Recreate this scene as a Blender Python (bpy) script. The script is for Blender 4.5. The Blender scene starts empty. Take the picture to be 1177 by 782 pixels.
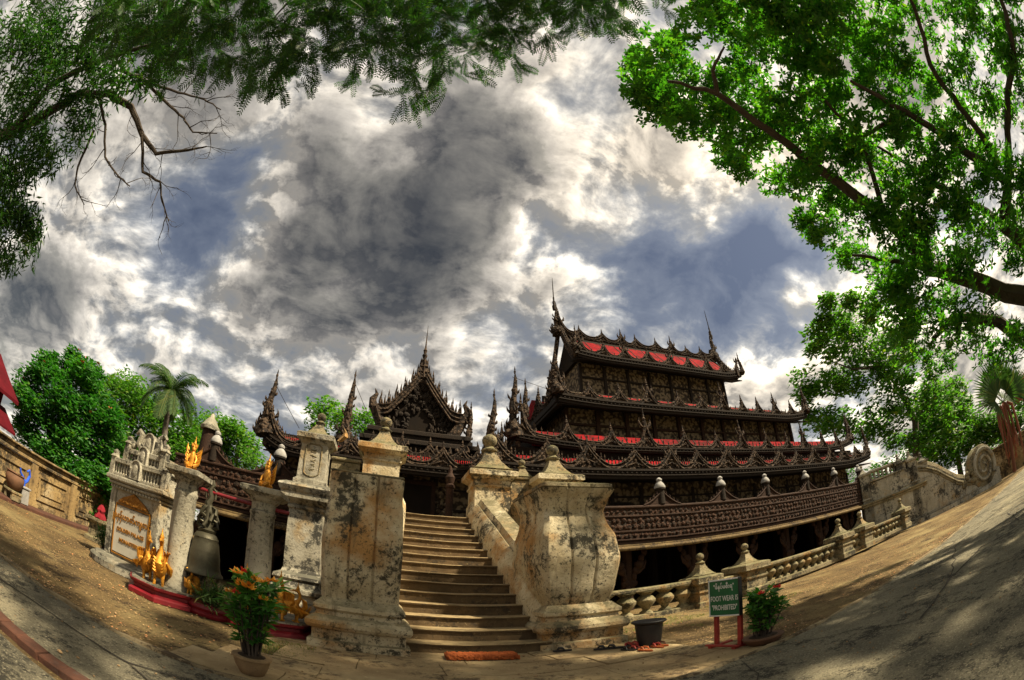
import bpy, math, random
from mathutils import Vector, Matrix, noise
PI = math.pi
scene = bpy.context.scene
# ---------------------------------------------------------------- camera (15 mm class fisheye on a level-rolled, raised head)
cd = bpy.data.cameras.new('camera')
cam = bpy.data.objects.new('camera', cd)
scene.collection.objects.link(cam)
cam.location = (0, 0, 1.3)
cam.rotation_euler = (math.radians(90 + 31), 0, math.radians(-16))
cd.type = 'PANO'
cd.sensor_fit = 'HORIZONTAL'
cd.sensor_width = 36.0
cd.sensor_height = 36.0 * 680 / 1024
cd.clip_start = 0.02
cd.clip_end = 2000
for tgt in (cd, getattr(cd, 'cycles', None)):
    for k, v in (('panorama_type', 'FISHEYE_EQUISOLID'), ('fisheye_lens', 512 / 1177 * 36), ('fisheye_fov', math.radians(220))):
        try:
            setattr(tgt, k, v)
        except Exception:
            pass
scene.camera = cam
# ---------------------------------------------------------------- view
scene.view_settings.view_transform = 'Standard'
scene.view_settings.look = 'None'
scene.view_settings.gamma = 1
scene.view_settings.exposure = 1.15
scene.view_settings.use_curve_mapping = False
# ---------------------------------------------------------------- sun
SUN = Vector((0.52, -0.33, 0.79)).normalized()
sl = bpy.data.lights.new('sun', 'SUN')
sl.energy = 4.9
sl.angle = math.radians(1.8)
sl.color = (1.0, 0.86, 0.62)
so = bpy.data.objects.new('sun', sl)
scene.collection.objects.link(so)
so.rotation_euler = SUN.to_track_quat('Z', 'Y').to_euler()
so.location = (0, 0, 30)
# ---------------------------------------------------------------- node helper
class NG:
    def __init__(s, tree):
        s.t = tree; s.n = tree.nodes; s.l = tree.links
    def new(s, typ, **kw):
        n = s.n.new(typ)
        for k, v in kw.items():
            setattr(n, k, v)
        return n
    def put(s, sock, v):
        if hasattr(v, 'is_linked') or isinstance(v, bpy.types.NodeSocket):
            s.l.new(v, sock)
        else:
            if sock.type == 'RGBA' and len(v) == 3:
                v = (*v, 1)
            sock.default_value = v
    def math(s, op, a, b=0.0, c=None, clamp=False):
        n = s.new('ShaderNodeMath', operation=op, use_clamp=clamp)
        s.put(n.inputs[0], a); s.put(n.inputs[1], b)
        if c is not None: s.put(n.inputs[2], c)
        return n.outputs[0]
    def vmath(s, op, a, b):
        n = s.new('ShaderNodeVectorMath', operation=op)
        s.put(n.inputs[0], a); s.put(n.inputs[1], b)
        return n.outputs['Value'] if op in ('DOT_PRODUCT', 'LENGTH', 'DISTANCE') else n.outputs[0]
    def mix(s, f, a, b, mode='MIX'):
        n = s.new('ShaderNodeMix', data_type='RGBA', blend_type=mode)
        s.put(n.inputs[0], f); s.put(n.inputs[6], a); s.put(n.inputs[7], b)
        return n.outputs[2]
    def noise(s, vec, scale, detail=5, rough=0.55, dist=0.0):
        n = s.new('ShaderNodeTexNoise')
        s.put(n.inputs['Vector'], vec)
        n.inputs['Scale'].default_value = scale; n.inputs['Detail'].default_value = detail
        n.inputs['Roughness'].default_value = rough; n.inputs['Distortion'].default_value = dist
        return n.outputs[0]
    def voro(s, vec, scale, feat='F1', out=0):
        n = s.new('ShaderNodeTexVoronoi', feature=feat)
        s.put(n.inputs['Vector'], vec); n.inputs['Scale'].default_value = scale
        return n.outputs[out]
    def ramp(s, f, stops, interp='LINEAR'):
        n = s.new('ShaderNodeValToRGB')
        n.color_ramp.interpolation = interp
        e = n.color_ramp.elements
        while len(e) < len(stops): e.new(0.5)
        for x, (p, c) in zip(e, stops):
            x.position = p
            x.color = (c, c, c, 1) if not hasattr(c, '__len__') else (*c, 1)
        s.put(n.inputs[0], f)
        return n.outputs[0]
    def scale(s, vec, sc):
        n = s.new('ShaderNodeMapping')
        s.put(n.inputs[0], vec); n.inputs['Scale'].default_value = sc
        return n.outputs[0]
    def smooth(s, x, a, b):
        n = s.new('ShaderNodeMapRange', interpolation_type='SMOOTHSTEP')
        s.put(n.inputs[0], x); n.inputs[1].default_value = a; n.inputs[2].default_value = b
        return n.outputs[0]
# ---------------------------------------------------------------- sky: Nishita plus cloud layers in the world shader
w = bpy.data.worlds.new('World'); scene.world = w; w.use_nodes = True
w.node_tree.nodes.clear()
g = NG(w.node_tree)
outw = g.new('ShaderNodeOutputWorld')
sky = g.new('ShaderNodeTexSky', sky_type='NISHITA')
sky.sun_disc = False
sky.sun_elevation = math.asin(SUN.z)
sky.sun_rotation = math.atan2(SUN.x, SUN.y)
sky.air_density = 1.2; sky.dust_density = 2.0; sky.ozone_density = 2.0
bgs = g.new('ShaderNodeBackground'); g.l.new(sky.outputs[0], bgs.inputs[0]); bgs.inputs[1].default_value = 0.05
tc = g.new('ShaderNodeTexCoord')
gd = g.new('ShaderNodeVectorMath', operation='NORMALIZE'); g.l.new(tc.outputs['Generated'], gd.inputs[0])
dirv = gd.outputs[0]
BANKS = [  # direction, angular radius in degrees, weight (thicker cloud +, clear sky -)
    ((-.164, .73, .663), 13, .17), ((-.03, .70, .71), 9, .10), ((.111, .60, .79), 9, .17), ((-.28, .79, .544), 10, .16),
    ((.05, .78, .62), 8, .13), ((.138, .472, .871), 12, .08), ((-.159, .518, .841), 11, .06),
    ((-.645, .702, .301), 8, .13), ((-.792, .55, .264), 8, .15),
    ((-.42, .64, .64), 9, -.15), ((.609, .532, .588), 12, -.22), ((.32, .60, .735), 7, -.14), ((-.704, .671, .233), 8, -.14),
    ((-.40, .864, .306), 12, -.16), ((.711, .50, .496), 10, -.12), ((.40, .80, .44), 10, -.12), ((-.60, .62, .50), 9, -.05),
    ((.338, .743, .578), 6, .09), ((.263, .428, .865), 6, -.08), ((.45, .50, .74), 8, .06)]
def density(dv):
    """cloud thickness along a direction"""
    sep = g.new('ShaderNodeSeparateXYZ'); g.l.new(dv, sep.inputs[0])
    zz = g.math('ADD', g.math('MAXIMUM', sep.outputs[2], 0.0), 0.38)
    comb = g.new('ShaderNodeCombineXYZ')
    g.put(comb.inputs[0], g.math('DIVIDE', sep.outputs[0], zz)); g.put(comb.inputs[1], g.math('DIVIDE', sep.outputs[1], zz))
    pl = comb.outputs[0]
    wn = g.new('ShaderNodeTexNoise'); g.put(wn.inputs[0], pl); wn.inputs['Scale'].default_value = 3.0; wn.inputs['Detail'].default_value = 3
    ws = g.new('ShaderNodeVectorMath', operation='SCALE'); g.l.new(g.vmath('SUBTRACT', wn.outputs['Color'], (0.5, 0.5, 0.5)), ws.inputs[0]); ws.inputs['Scale'].default_value = 0.20
    wp = g.vmath('ADD', pl, ws.outputs[0])
    D = g.math('MULTIPLY_ADD', g.math('SUBTRACT', g.noise(wp, 2.1, 8, 0.58), 0.5), 1.25, 0.485)
    D = g.math('MULTIPLY_ADD', g.math('SUBTRACT', g.noise(wp, 5.6, 8, 0.57), 0.5), 0.56, D)
    D = g.math('MULTIPLY_ADD', g.math('SUBTRACT', g.noise(g.scale(wp, (1.0, 1.6, 1.0)), 17, 5, 0.6), 0.5), 0.24, D)
    wn2 = g.new('ShaderNodeTexNoise'); g.put(wn2.inputs[0], dv); wn2.inputs['Scale'].default_value = 4.5; wn2.inputs['Detail'].default_value = 6; wn2.inputs['Roughness'].default_value = 0.62
    s2 = g.new('ShaderNodeVectorMath', operation='SCALE'); g.l.new(g.vmath('SUBTRACT', wn2.outputs['Color'], (0.5, 0.5, 0.5)), s2.inputs[0]); s2.inputs['Scale'].default_value = 0.34
    nd = g.new('ShaderNodeVectorMath', operation='NORMALIZE'); g.l.new(g.vmath('ADD', dv, s2.outputs[0]), nd.inputs[0])
    for c, r, wt in BANKS:
        f = g.smooth(g.vmath('DOT_PRODUCT', nd.outputs[0], Vector(c).normalized()), math.cos(math.radians(r * 1.35)), math.cos(math.radians(r * 0.25)))
        D = g.math('MULTIPLY_ADD', f, wt * 1.15, D)
    return D
D = density(dirv)
off = g.new('ShaderNodeVectorMath', operation='NORMALIZE'); g.l.new(g.vmath('ADD', dirv, Vector((.030, -.012, .030))), off.inputs[0])
D2 = density(off.outputs[0])
col = g.ramp(D, [(0.0, (.055, .070, .112)), (0.20, (.110, .128, .170)), (0.34, (.235, .24, .245)), (0.44, (.43, .405, .36)), (0.51, (.56, .505, .42)),
                 (0.60, (.30, .272, .23)), (0.74, (.130, .119, .098)), (1.0, (.042, .039, .032))])
rel = g.math('MULTIPLY', g.math('SUBTRACT', D, D2), 6.5)          # sun-facing flanks of the clouds are brighter than their undersides
rel = g.math('MINIMUM', g.math('MAXIMUM', rel, -0.55), 1.1)
rel = g.math('MULTIPLY_ADD', rel, g.smooth(D, 0.18, 0.5), 1.0)
rc = g.new('ShaderNodeCombineXYZ')
for i in range(3): g.put(rc.inputs[i], rel)
col = g.mix(1.0, col, rc.outputs[0], 'MULTIPLY')
glow = g.math('POWER', g.math('MAXIMUM', g.vmath('DOT_PRODUCT', dirv, Vector((.74, .22, .62)).normalized()), 0.0), 7.0)
col = g.mix(1.0, col, g.mix(g.math('MULTIPLY', glow, 0.9, clamp=True), (1, 1, 1), (2.2, 2.05, 1.8)), 'MULTIPLY')
bgc = g.new('ShaderNodeBackground'); g.l.new(col, bgc.inputs[0]); bgc.inputs[1].default_value = 0.64
mx = g.new('ShaderNodeMixShader'); mx.inputs[0].default_value = 0.86
g.l.new(bgs.outputs[0], mx.inputs[1]); g.l.new(bgc.outputs[0], mx.inputs[2]); g.l.new(mx.outputs[0], outw.inputs[0])
# ---------------------------------------------------------------- materials
def mat(name, c1, c2, scale=3.0, rough=0.85, bump=0.3, bscale=None, stain=None, speck=None, carved=None, top=None, metal=0.0, coord='pos', streak=None, spec=0.3, dist=0.02, third=None):
    """weathered surface: two tones in large patches, optional mould stains and dark blotches, specks, vertical streaks, carving relief with painted highlights, growth and painted light on top faces"""
    m = bpy.data.materials.new(name); m.use_nodes = True
    q = NG(m.node_tree); b = q.n['Principled BSDF']
    if coord == 'pos':
        P = q.new('ShaderNodeNewGeometry').outputs['Position']
    else:
        P = q.new('ShaderNodeTexCoord').outputs['Object']
    n1 = q.noise(P, scale, 8, 0.65)
    c = q.mix(q.ramp(n1, [(0.36, 0), (0.64, 1)]), c1, c2)
    if third:
        c = q.mix(q.ramp(q.noise(P, third[1], 6, 0.6), [(third[2], 0), (third[2] + .14, 1)]), c, third[0])
    if streak:      # (colour, horizontal scale, threshold)
        st = q.noise(q.scale(P, (1, 1, 0.14)), streak[1], 6, 0.65)
        c = q.mix(q.ramp(st, [(streak[2], 0), (streak[2] + .16, .9)]), c, streak[0])
    if stain:       # (colour, scale, threshold)
        s = q.math('ADD', q.math('MULTIPLY', q.noise(P, stain[1] * 3.6, 8, 0.78), .55), q.math('MULTIPLY', q.noise(P, stain[1] * .55, 4, 0.6), .45))
        c = q.mix(q.ramp(s, [(stain[2], 0), (stain[2] + .055, .95)]), c, stain[0])
    if speck:       # (colour, scale, threshold)
        s = q.noise(P, speck[1], 4, 0.7)
        c = q.mix(q.ramp(s, [(speck[2], 0), (speck[2] + .08, .85)]), c, speck[0])
    if top:         # settled moss and soot on upward faces; for steps, painted-in light on treads
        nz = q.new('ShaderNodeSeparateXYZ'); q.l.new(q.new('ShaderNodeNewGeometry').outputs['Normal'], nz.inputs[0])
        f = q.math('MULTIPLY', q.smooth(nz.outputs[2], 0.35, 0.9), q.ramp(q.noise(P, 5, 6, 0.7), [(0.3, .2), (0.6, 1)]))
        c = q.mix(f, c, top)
    h = q.noise(P, bscale or scale * 8, 8, 0.7)
    if carved:      # (scale, highlight tone) chiselled scroll relief, light on raised parts painted in
        wv = q.new('ShaderNodeTexNoise'); q.put(wv.inputs[0], P); wv.inputs['Scale'].default_value = carved[0] * 0.6
        PW = q.vmath('ADD', P, q.vmath('MULTIPLY', wv.outputs['Color'], (.35 / carved[0] * 3,) * 3))
        v = q.voro(PW, carved[0], 'SMOOTH_F1')
        v2 = q.noise(PW, carved[0] * 1.7, 3, 0.5)
        rel = q.math('ADD', q.math('SUBTRACT', 1.0, v), q.math('MULTIPLY', v2, 0.6))
        h = q.math('MULTIPLY_ADD', h, 0.3, rel)
        c = q.mix(q.ramp(rel, [(0.78, 0), (1.05, 1)]), c, carved[1])
    q.put(b.inputs['Base Color'], c)
    b.inputs['Metallic'].default_value = metal
    b.inputs['Specular IOR Level'].default_value = spec
    q.put(b.inputs['Roughness'], q.math('MULTIPLY_ADD', n1, 0.25, rough - 0.12))
    if bump:
        bn = q.new('ShaderNodeBump'); bn.inputs['Strength'].default_value = bump; bn.inputs['Distance'].default_value = dist
        q.put(bn.inputs['Height'], h); q.l.new(bn.outputs[0], b.inputs['Normal'])
    return m
def leafmat(name, c1, c2, c3, trans=0.35, tcol=None, rough=0.55):
    """leaves: every leaf its own tone, light passing through"""
    m = bpy.data.materials.new(name); m.use_nodes = True
    q = NG(m.node_tree); b = q.n['Principled BSDF']; o = q.n['Material Output']
    geo = q.new('ShaderNodeNewGeometry')
    r = geo.outputs['Random Per Island']
    c = q.ramp(r, [(0.0, c1), (0.45, c2), (0.86, c3), (1.0, (min(1, c3[0] * 2.2), c3[1] * 1.12, c3[2] * .9))])
    c = q.mix(q.ramp(q.noise(geo.outputs['Position'], 1.3, 3), [(0.4, 0), (0.62, 1)]), c, q.mix(0.5, c, c3))
    q.put(b.inputs['Base Color'], c); b.inputs['Roughness'].default_value = rough; b.inputs['Specular IOR Level'].default_value = 0.35
    t = q.new('ShaderNodeBsdfTranslucent')
    q.put(t.inputs[0], q.mix(1.0, c, tcol or (1.6, 2.2, 0.8), 'MULTIPLY'))
    ms = q.new('ShaderNodeMixShader'); ms.inputs[0].default_value = trans
    q.l.new(b.outputs[0], ms.inputs[1]); q.l.new(t.outputs[0], ms.inputs[2]); q.l.new(ms.outputs[0], o.inputs[0])
    return m
M = {}
MOLD = (.035, .032, .022)
M['stucco'] = mat('aged_stucco', (.58, .51, .35), (.40, .32, .185), 1.7, .9, .8, 18, stain=(MOLD, 2.6, .512), speck=((.05, .04, .022), 24, .565), streak=((.10, .08, .045), 4.2, .56), top=(.15, .13, .07), third=((.36, .20, .07), 1.1, .49), dist=.03)
M['stucco_dark'] = mat('mossy_stucco', (.27, .225, .135), (.16, .13, .072), 2.5, .9, .9, 18, stain=(MOLD, 3.0, .505), speck=((.04, .036, .022), 20, .56), top=(.12, .11, .05), third=((.30, .18, .07), 1.4, .54), dist=.03)
M['stucco_grey'] = mat('greyed_whitewash', (.40, .37, .29), (.27, .245, .18), 1.5, .9, .8, 16, stain=((.035, .033, .027), 2.4, .510), speck=((.07, .062, .046), 22, .575), streak=((.075, .066, .045), 3.4, .55), top=(.10, .095, .07), third=((.30, .21, .10), 1.2, .55), dist=.03)
M['step'] = mat('worn_brick_steps', (.13, .085, .040), (.075, .050, .025), 2.2, .9, .6, 16, stain=((.045, .033, .02), 3, .53), speck=((.27, .20, .10), 14, .62), top=(.30, .225, .115), dist=.03)  # risers darkened and treads lightened: light contrast put into the colour
M['white_cap'] = mat('chalky_white_finial', (.33, .32, .30), (.22, .21, .195), 6, .85, .3, 30, stain=((.12, .11, .10), 9, .58))
M['teak'] = mat('black_teak', (.013, .0095, .007), (.022, .015, .010), 2.0, .85, .8, 20, speck=((.05, .033, .021), 22, .60), spec=.2)
M['teak_frieze'] = mat('carved_teak_frieze', (.014, .009, .006), (.026, .016, .010), 1.0, .85, 1.0, 26, carved=(11, (.055, .026, .015)), dist=.05, spec=.2)
M['teak_crest'] = mat('weathered_crest_teak', (.010, .0075, .0055), (.024, .016, .011), 3.0, .85, 1.0, 24, carved=(9, (.070, .046, .029)), dist=.05, spec=.2)
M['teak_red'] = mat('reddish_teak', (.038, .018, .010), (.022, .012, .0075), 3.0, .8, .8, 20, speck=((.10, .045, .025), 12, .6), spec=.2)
M['teak_dark'] = mat('shaded_teak', (.012, .009, .007), (.018, .013, .009), 2.0, .92, .5, 18, spec=.1)  # near-black teak; for openings and underfloor, shade put into the colour
M['lattice'] = mat('carved_wall_panel', (.026, .019, .013), (.044, .032, .021), 1.0, .85, 1.0, 24, carved=(6.5, (.19, .145, .09)), dist=.06, spec=.2)
M['red_roof'] = mat('red_painted_roof', (.26, .007, .010), (.16, .005, .008), 2.4, .8, .4, 14, stain=((.07, .010, .010), 3.0, .50), speck=((.10, .01, .01), 14, .58), streak=((.12, .008, .01), 5, .55), spec=.05)
M['gold_line'] = mat('ochre_ledge', (.17, .115, .045), (.09, .06, .026), 2.0, .85, .5, 18, stain=((.03, .02, .012), 4, .50))
M['red_paint'] = mat('glossy_red_paint', (.20, .006, .012), (.13, .006, .010), 3.0, .5, .2, 12, speck=((.10, .01, .012), 12, .64), spec=.5)
M['gold'] = mat('gold_leaf', (.62, .29, .03), (.42, .17, .015), 9.0, .45, .6, 40, metal=.45, coord='obj', spec=.4, stain=((.12, .05, .008), 9, .53), dist=.012)  # dark blotches put crevice shade into the colour
M['gold_paint'] = mat('gold_lettering', (.36, .16, .022), (.24, .10, .012), 6.0, .55, .2, 30, metal=.3, coord='obj')
M['marble'] = mat('grey_marble', (.52, .49, .41), (.42, .39, .31), 1.5, .5, .15, 14, stain=((.20, .18, .13), 3, .60))
M['bronze'] = mat('dark_bronze', (.085, .076, .048), (.05, .046, .03), 3.0, .5, .3, 20, metal=.5, speck=((.08, .085, .05), 9, .6), coord='obj')
M['bark'] = mat('dark_bark', (.045, .034, .026), (.07, .055, .042), 4.0, .95, .8, 22, streak=((.025, .018, .014), 7, .52))
M['bark_light'] = mat('grey_bark', (.12, .10, .08), (.08, .065, .05), 4.0, .95, .8, 22)
M['yard'] = mat('earth_yard', (.180, .120, .046), (.090, .057, .022), 0.9, .97, 1.0, 24, stain=((.045, .027, .012), 2.2, .52), speck=((.42, .29, .125), 30, .585), third=((.25, .19, .082), .5, .49), dist=.08)
M['apron'] = mat('stone_apron', (.36, .27, .14), (.23, .16, .08), 1.2, .92, .9, 18, stain=((.09, .062, .033), 2.0, .53), speck=((.48, .38, .21), 16, .62), third=((.42, .33, .18), .8, .54), dist=.04)
M['road'] = mat('worn_concrete_road', (.240, .215, .145), (.130, .117, .080), 0.9, .95, 1.0, 34, stain=((.035, .032, .023), 2.0, .515), speck=((.40, .355, .24), 42, .56), third=((.32, .28, .18), .7, .52), streak=((.045, .040, .029), 24, .53), dist=.08)
M['roadedge'] = mat('pale_road_edge', (.30, .24, .14), (.16, .115, .06), 2.0, .95, .9, 22, stain=((.06, .042, .025), 4, .50), dist=.04)
M['brick'] = mat('red_brick', (.095, .038, .022), (.05, .024, .016), 5.0, .92, .8, 22, stain=((.07, .045, .035), 5, .57), dist=.02)
M['crack'] = mat('dark_crack', (.030, .026, .020), (.045, .038, .028), 4, 1, .5)
M['wall_ochre'] = mat('ochre_boundary_stucco', (.34, .235, .10), (.20, .13, .055), 1.2, .93, .7, 14, stain=((.04, .03, .018), 1.8, .495), speck=((.09, .06, .03), 14, .57), streak=((.07, .05, .028), 2.6, .53), top=(.07, .06, .04), third=((.42, .33, .19), .9, .53), dist=.03)
M['roof_metal'] = mat('crimson_sheet_roof', (.085, .004, .008), (.055, .003, .006), 2.0, .8, .3, 14, speck=((.13, .012, .012), 9, .62), spec=.1)
M['terracotta'] = mat('terracotta', (.15, .075, .040), (.10, .052, .030), 5, .8, .3, 24, coord='obj')
M['clay'] = mat('pale_clay_pot', (.30, .20, .10), (.21, .135, .07), 6, .85, .3, 24, stain=((.10, .07, .04), 8, .58), coord='obj')
M['soil'] = mat('potting_soil', (.05, .032, .02), (.03, .02, .012), 12, .98, .8, 40)
M['green_sign'] = mat('green_sign_paint', (.006, .13, .045), (.005, .095, .035), 5, .45, .1, 20, coord='obj', spec=.5)
M['sign_white'] = mat('white_lettering', (.75, .75, .70), (.62, .62, .58), 8, .6, .0, coord='obj')
M['sign_red'] = mat('red_sign_timber', (.36, .045, .03), (.24, .03, .022), 6, .6, .3, 26, coord='obj', speck=((.14, .05, .03), 16, .62))
M['bucket'] = mat('black_plastic', (.006, .006, .007), (.012, .012, .013), 5, .55, .1, 20, coord='obj', spec=.5)
M['mat'] = mat('rust_coir', (.38, .095, .022), (.24, .055, .015), 14, .97, 1.0, 60, coord='obj', speck=((.50, .16, .04), 40, .58))
M['blue'] = mat('blue_plastic', (.03, .10, .55), (.02, .07, .42), 5, .4, .1, coord='obj')
M['cloth_red'] = mat('crimson_cloth', (.20, .006, .014), (.13, .005, .010), 5, .9, .4, 20, coord='obj')
M['sole_black'] = mat('black_rubber', (.02, .018, .018), (.035, .03, .028), 8, .7, .2, coord='obj')
M['sole_brown'] = mat('brown_leather', (.16, .06, .03), (.10, .04, .02), 8, .6, .2, coord='obj')
M['strap_red'] = mat('red_strap', (.34, .04, .03), (.22, .03, .02), 8, .6, .2, coord='obj')
M['sole_orange'] = mat('orange_rubber', (.42, .11, .03), (.30, .075, .02), 8, .6, .2, coord='obj')
M['flower_red'] = leafmat('red_petals', (.50, .02, .03), (.60, .03, .04), (.55, .05, .02), .3, (1.3, .8, .8))
M['flower_yel'] = leafmat('amber_petals', (.75, .36, .04), (.80, .42, .06), (.70, .28, .03), .3, (1.2, 1.1, .8))
M['leaf_right'] = leafmat('bright_leaves', (.012, .056, .005), (.026, .100, .008), (.068, .18, .015), .50)
M['leaf_willow'] = leafmat('slim_leaves', (.009, .034, .007), (.018, .060, .010), (.042, .11, .02), .30)
M['leaf_fern'] = leafmat('feathery_leaves', (.008, .030, .006), (.016, .052, .009), (.032, .085, .014), .28)
M['leaf_mid'] = leafmat('midgreen_leaves', (.026, .085, .010), (.050, .135, .016), (.095, .20, .028), .40)
M['leaf_dark'] = leafmat('deep_green_leaves', (.010, .045, .010), (.02, .075, .014), (.045, .12, .02), .32)
M['leaf_lush'] = leafmat('lush_leaves', (.009, .055, .008), (.018, .095, .012), (.05, .165, .02), .36)
M['leaf_palm'] = leafmat('palm_leaves', (.016, .042, .010), (.03, .07, .016), (.06, .11, .028), .25, None, .75)
M['leaf_pot'] = leafmat('potted_leaves', (.020, .085, .012), (.04, .14, .02), (.09, .22, .035), .3)
M['leaf_dead'] = leafmat('dry_fronds', (.20, .055, .028), (.27, .09, .045), (.16, .06, .03), .2, (1.2, .9, .7))
M['litter'] = leafmat('dry_litter', (.10, .050, .020), (.30, .175, .070), (.44, .30, .14), .1, (1, .9, .7))
M['grass'] = leafmat('short_grass', (.06, .085, .015), (.10, .13, .025), (.17, .17, .04), .2)
# ---------------------------------------------------------------- mesh builder
class MB:
    def __init__(s, xf=None):
        s.v = []; s.f = []; s.xf = xf
    def add(s, vs, fs):
        o = len(s.v)
        if s.xf is not None:
            vs = [tuple(s.xf @ Vector(p)) for p in vs]
        s.v += [tuple(p) for p in vs]; s.f += [tuple(i + o for i in f) for f in fs]
    def box(s, x0, x1, y0, y1, z0, z1):
        s.add([(x0, y0, z0), (x1, y0, z0), (x1, y1, z0), (x0, y1, z0), (x0, y0, z1), (x1, y0, z1), (x1, y1, z1), (x0, y1, z1)],
              [(0, 3, 2, 1), (4, 5, 6, 7), (0, 1, 5, 4), (1, 2, 6, 5), (2, 3, 7, 6), (3, 0, 4, 7)])
    def bbox(s, x0, x1, y0, y1, z0, z1, b=0.02):
        """box with chamfered edges"""
        b = min(b, (x1 - x0) * .4, (y1 - y0) * .4, (z1 - z0) * .4)
        s.rings([[(x0 + b, y0 + b, z0), (x1 - b, y0 + b, z0), (x1 - b, y1 - b, z0), (x0 + b, y1 - b, z0)],
                 [(x0, y0, z0 + b), (x1, y0, z0 + b), (x1, y1, z0 + b), (x0, y1, z0 + b)],
                 [(x0, y0, z1 - b), (x1, y0, z1 - b), (x1, y1, z1 - b), (x0, y1, z1 - b)],
                 [(x0 + b, y0 + b, z1), (x1 - b, y0 + b, z1), (x1 - b, y1 - b, z1), (x0 + b, y1 - b, z1)]])
    def rings(s, rs, cap=True):
        n = len(rs[0]); vs = [p for r in rs for p in r]; fs = []
        for i in range(len(rs) - 1):
            for j in range(n):
                k = (j + 1) % n
                fs.append((i * n + j, i * n + k, (i + 1) * n + k, (i + 1) * n + j))
        if cap:
            fs.append(tuple(range(n - 1, -1, -1))); fs.append(tuple(range((len(rs) - 1) * n, len(rs) * n)))
        s.add(vs, fs)
    def sq(s, cx, cy, prof, ax=1.0, ay=1.0):
        """square-plan turned profile: prof = [(half width, z)]"""
        s.rings([[(cx - r * ax, cy - r * ay, z), (cx + r * ax, cy - r * ay, z), (cx + r * ax, cy + r * ay, z), (cx - r * ax, cy + r * ay, z)] for r, z in prof])
    def lathe(s, cx, cy, prof, n=14):
        s.rings([[(cx + r * math.cos(2 * PI * i / n), cy + r * math.sin(2 * PI * i / n), z) for i in range(n)] for r, z in prof])
    def prism(s, pts, a, b, axis='y'):
        """closed 2-D outline extruded from a to b along an axis"""
        n = len(pts)
        def P(p, t):
            return (p[0], t, p[1]) if axis == 'y' else ((t, p[0], p[1]) if axis == 'x' else (p[0], p[1], t))
        vs = [P(p, a) for p in pts] + [P(p, b) for p in pts]
        s.add(vs, [tuple(range(n)), tuple(range(2 * n - 1, n - 1, -1))] + [(i, i + n, (i + 1) % n + n, (i + 1) % n) for i in range(n)])
    def strip(s, top, bot, a, b):
        """wall between an upper and a lower outline (same x stations), from y=a to y=b"""
        n = len(top); vs = []
        for (x, z), (x2, z2) in zip(top, bot):
            vs += [(x, a, z), (x2, a, z2), (x2, b, z2), (x, b, z)]
        fs = [(0, 1, 2, 3), (4 * n - 1, 4 * n - 2, 4 * n - 3, 4 * n - 4)]
        for i in range(n - 1):
            o = 4 * i
            for k in range(4):
                fs.append((o + k, o + 4 + k, o + 4 + (k + 1) % 4, o + (k + 1) % 4))
        s.add(vs, fs)
    def tube(s, pts, rad, n=6):
        pts = [Vector(p) for p in pts]
        if not hasattr(rad, '__len__'): rad = [rad] * len(pts)
        rs = []; up = Vector((0, 0, 1)); prev = None
        for i, p in enumerate(pts):
            d = (pts[min(i + 1, len(pts) - 1)] - pts[max(i - 1, 0)])
            d = d.normalized() if d.length > 1e-9 else Vector((0, 0, 1))
            if prev is None:
                a = d.cross(up if abs(d.z) < .9 else Vector((1, 0, 0))).normalized()
            else:
                a = prev - d * prev.dot(d)
                a = a.normalized() if a.length > 1e-6 else d.orthogonal().normalized()
            prev = a; c = d.cross(a)
            rs.append([tuple(p + (a * math.cos(2 * PI * k / n) + c * math.sin(2 * PI * k / n)) * rad[i]) for k in range(n)])
        s.rings(rs)
    def blob(s, c, r, n=8, m=6, jitter=0.0, rnd=None):
        if not hasattr(r, '__len__'): r = (r, r, r)
        rs = []
        for i in range(m + 1):
            t = PI * i / m; t = min(max(t, .12), PI - .12)
            rs.append([(c[0] + r[0] * math.sin(t) * math.cos(2 * PI * k / n) * (1 + (rnd.uniform(-jitter, jitter) if rnd else 0)),
                        c[1] + r[1] * math.sin(t) * math.sin(2 * PI * k / n) * (1 + (rnd.uniform(-jitter, jitter) if rnd else 0)),
                        c[2] - r[2] * math.cos(t)) for k in range(n)])
        s.rings(rs)
    def flame(s, base, tip, width, thick, bend=(0, 0, 0)):
        """small tongue of carved wood: wide at the base, curling to a point"""
        b = Vector(base); t = Vector(tip); bd = Vector(bend)
        d = t - b; side = d.cross(Vector((0, 1, 0))); side = side.normalized() if side.length > 1e-6 else Vector((1, 0, 0))
        nrm = Vector((0, 1, 0)); rs = []
        for f, wd in ((0, .7), (.35, 1.0), (.7, .5), (1, .05)):
            c = b + d * f + bd * math.sin(PI * f)
            rs.append([tuple(c + side * width * wd * .5), tuple(c - nrm * thick * wd * .5), tuple(c - side * width * wd * .5), tuple(c + nrm * thick * wd * .5)])
        s.rings(rs)
    def leaf(s, p, d, side, L, W, fold=0.25):
        nrm = d.cross(side)
        m = p + d * (L * .45)
        s.add([p, m + side * W * .5 + nrm * W * fold, p + d * L, m - side * W * .5 + nrm * W * fold], [(0, 1, 2), (0, 2, 3)])
    def build(s, name, m, parent=None, smooth=False, local=False):
        off = Vector((0, 0, 0))
        if parent is not None and not local:
            off = ORG.get(parent.name, off)
        me = bpy.data.meshes.new(name)
        me.from_pydata([(x - off.x, y - off.y, z - off.z) for x, y, z in s.v], [], s.f)
        me.materials.append(m); me.update()
        if smooth:
            me.shade_smooth()
            try: me.set_sharp_from_angle(angle=math.radians(38))
            except Exception: pass
        o = bpy.data.objects.new(name, me); scene.collection.objects.link(o)
        if parent is not None:
            o.parent = parent; ORG[o.name] = off
        else:
            ORG[o.name] = Vector((0, 0, 0))
        return o
ORG = {}
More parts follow.
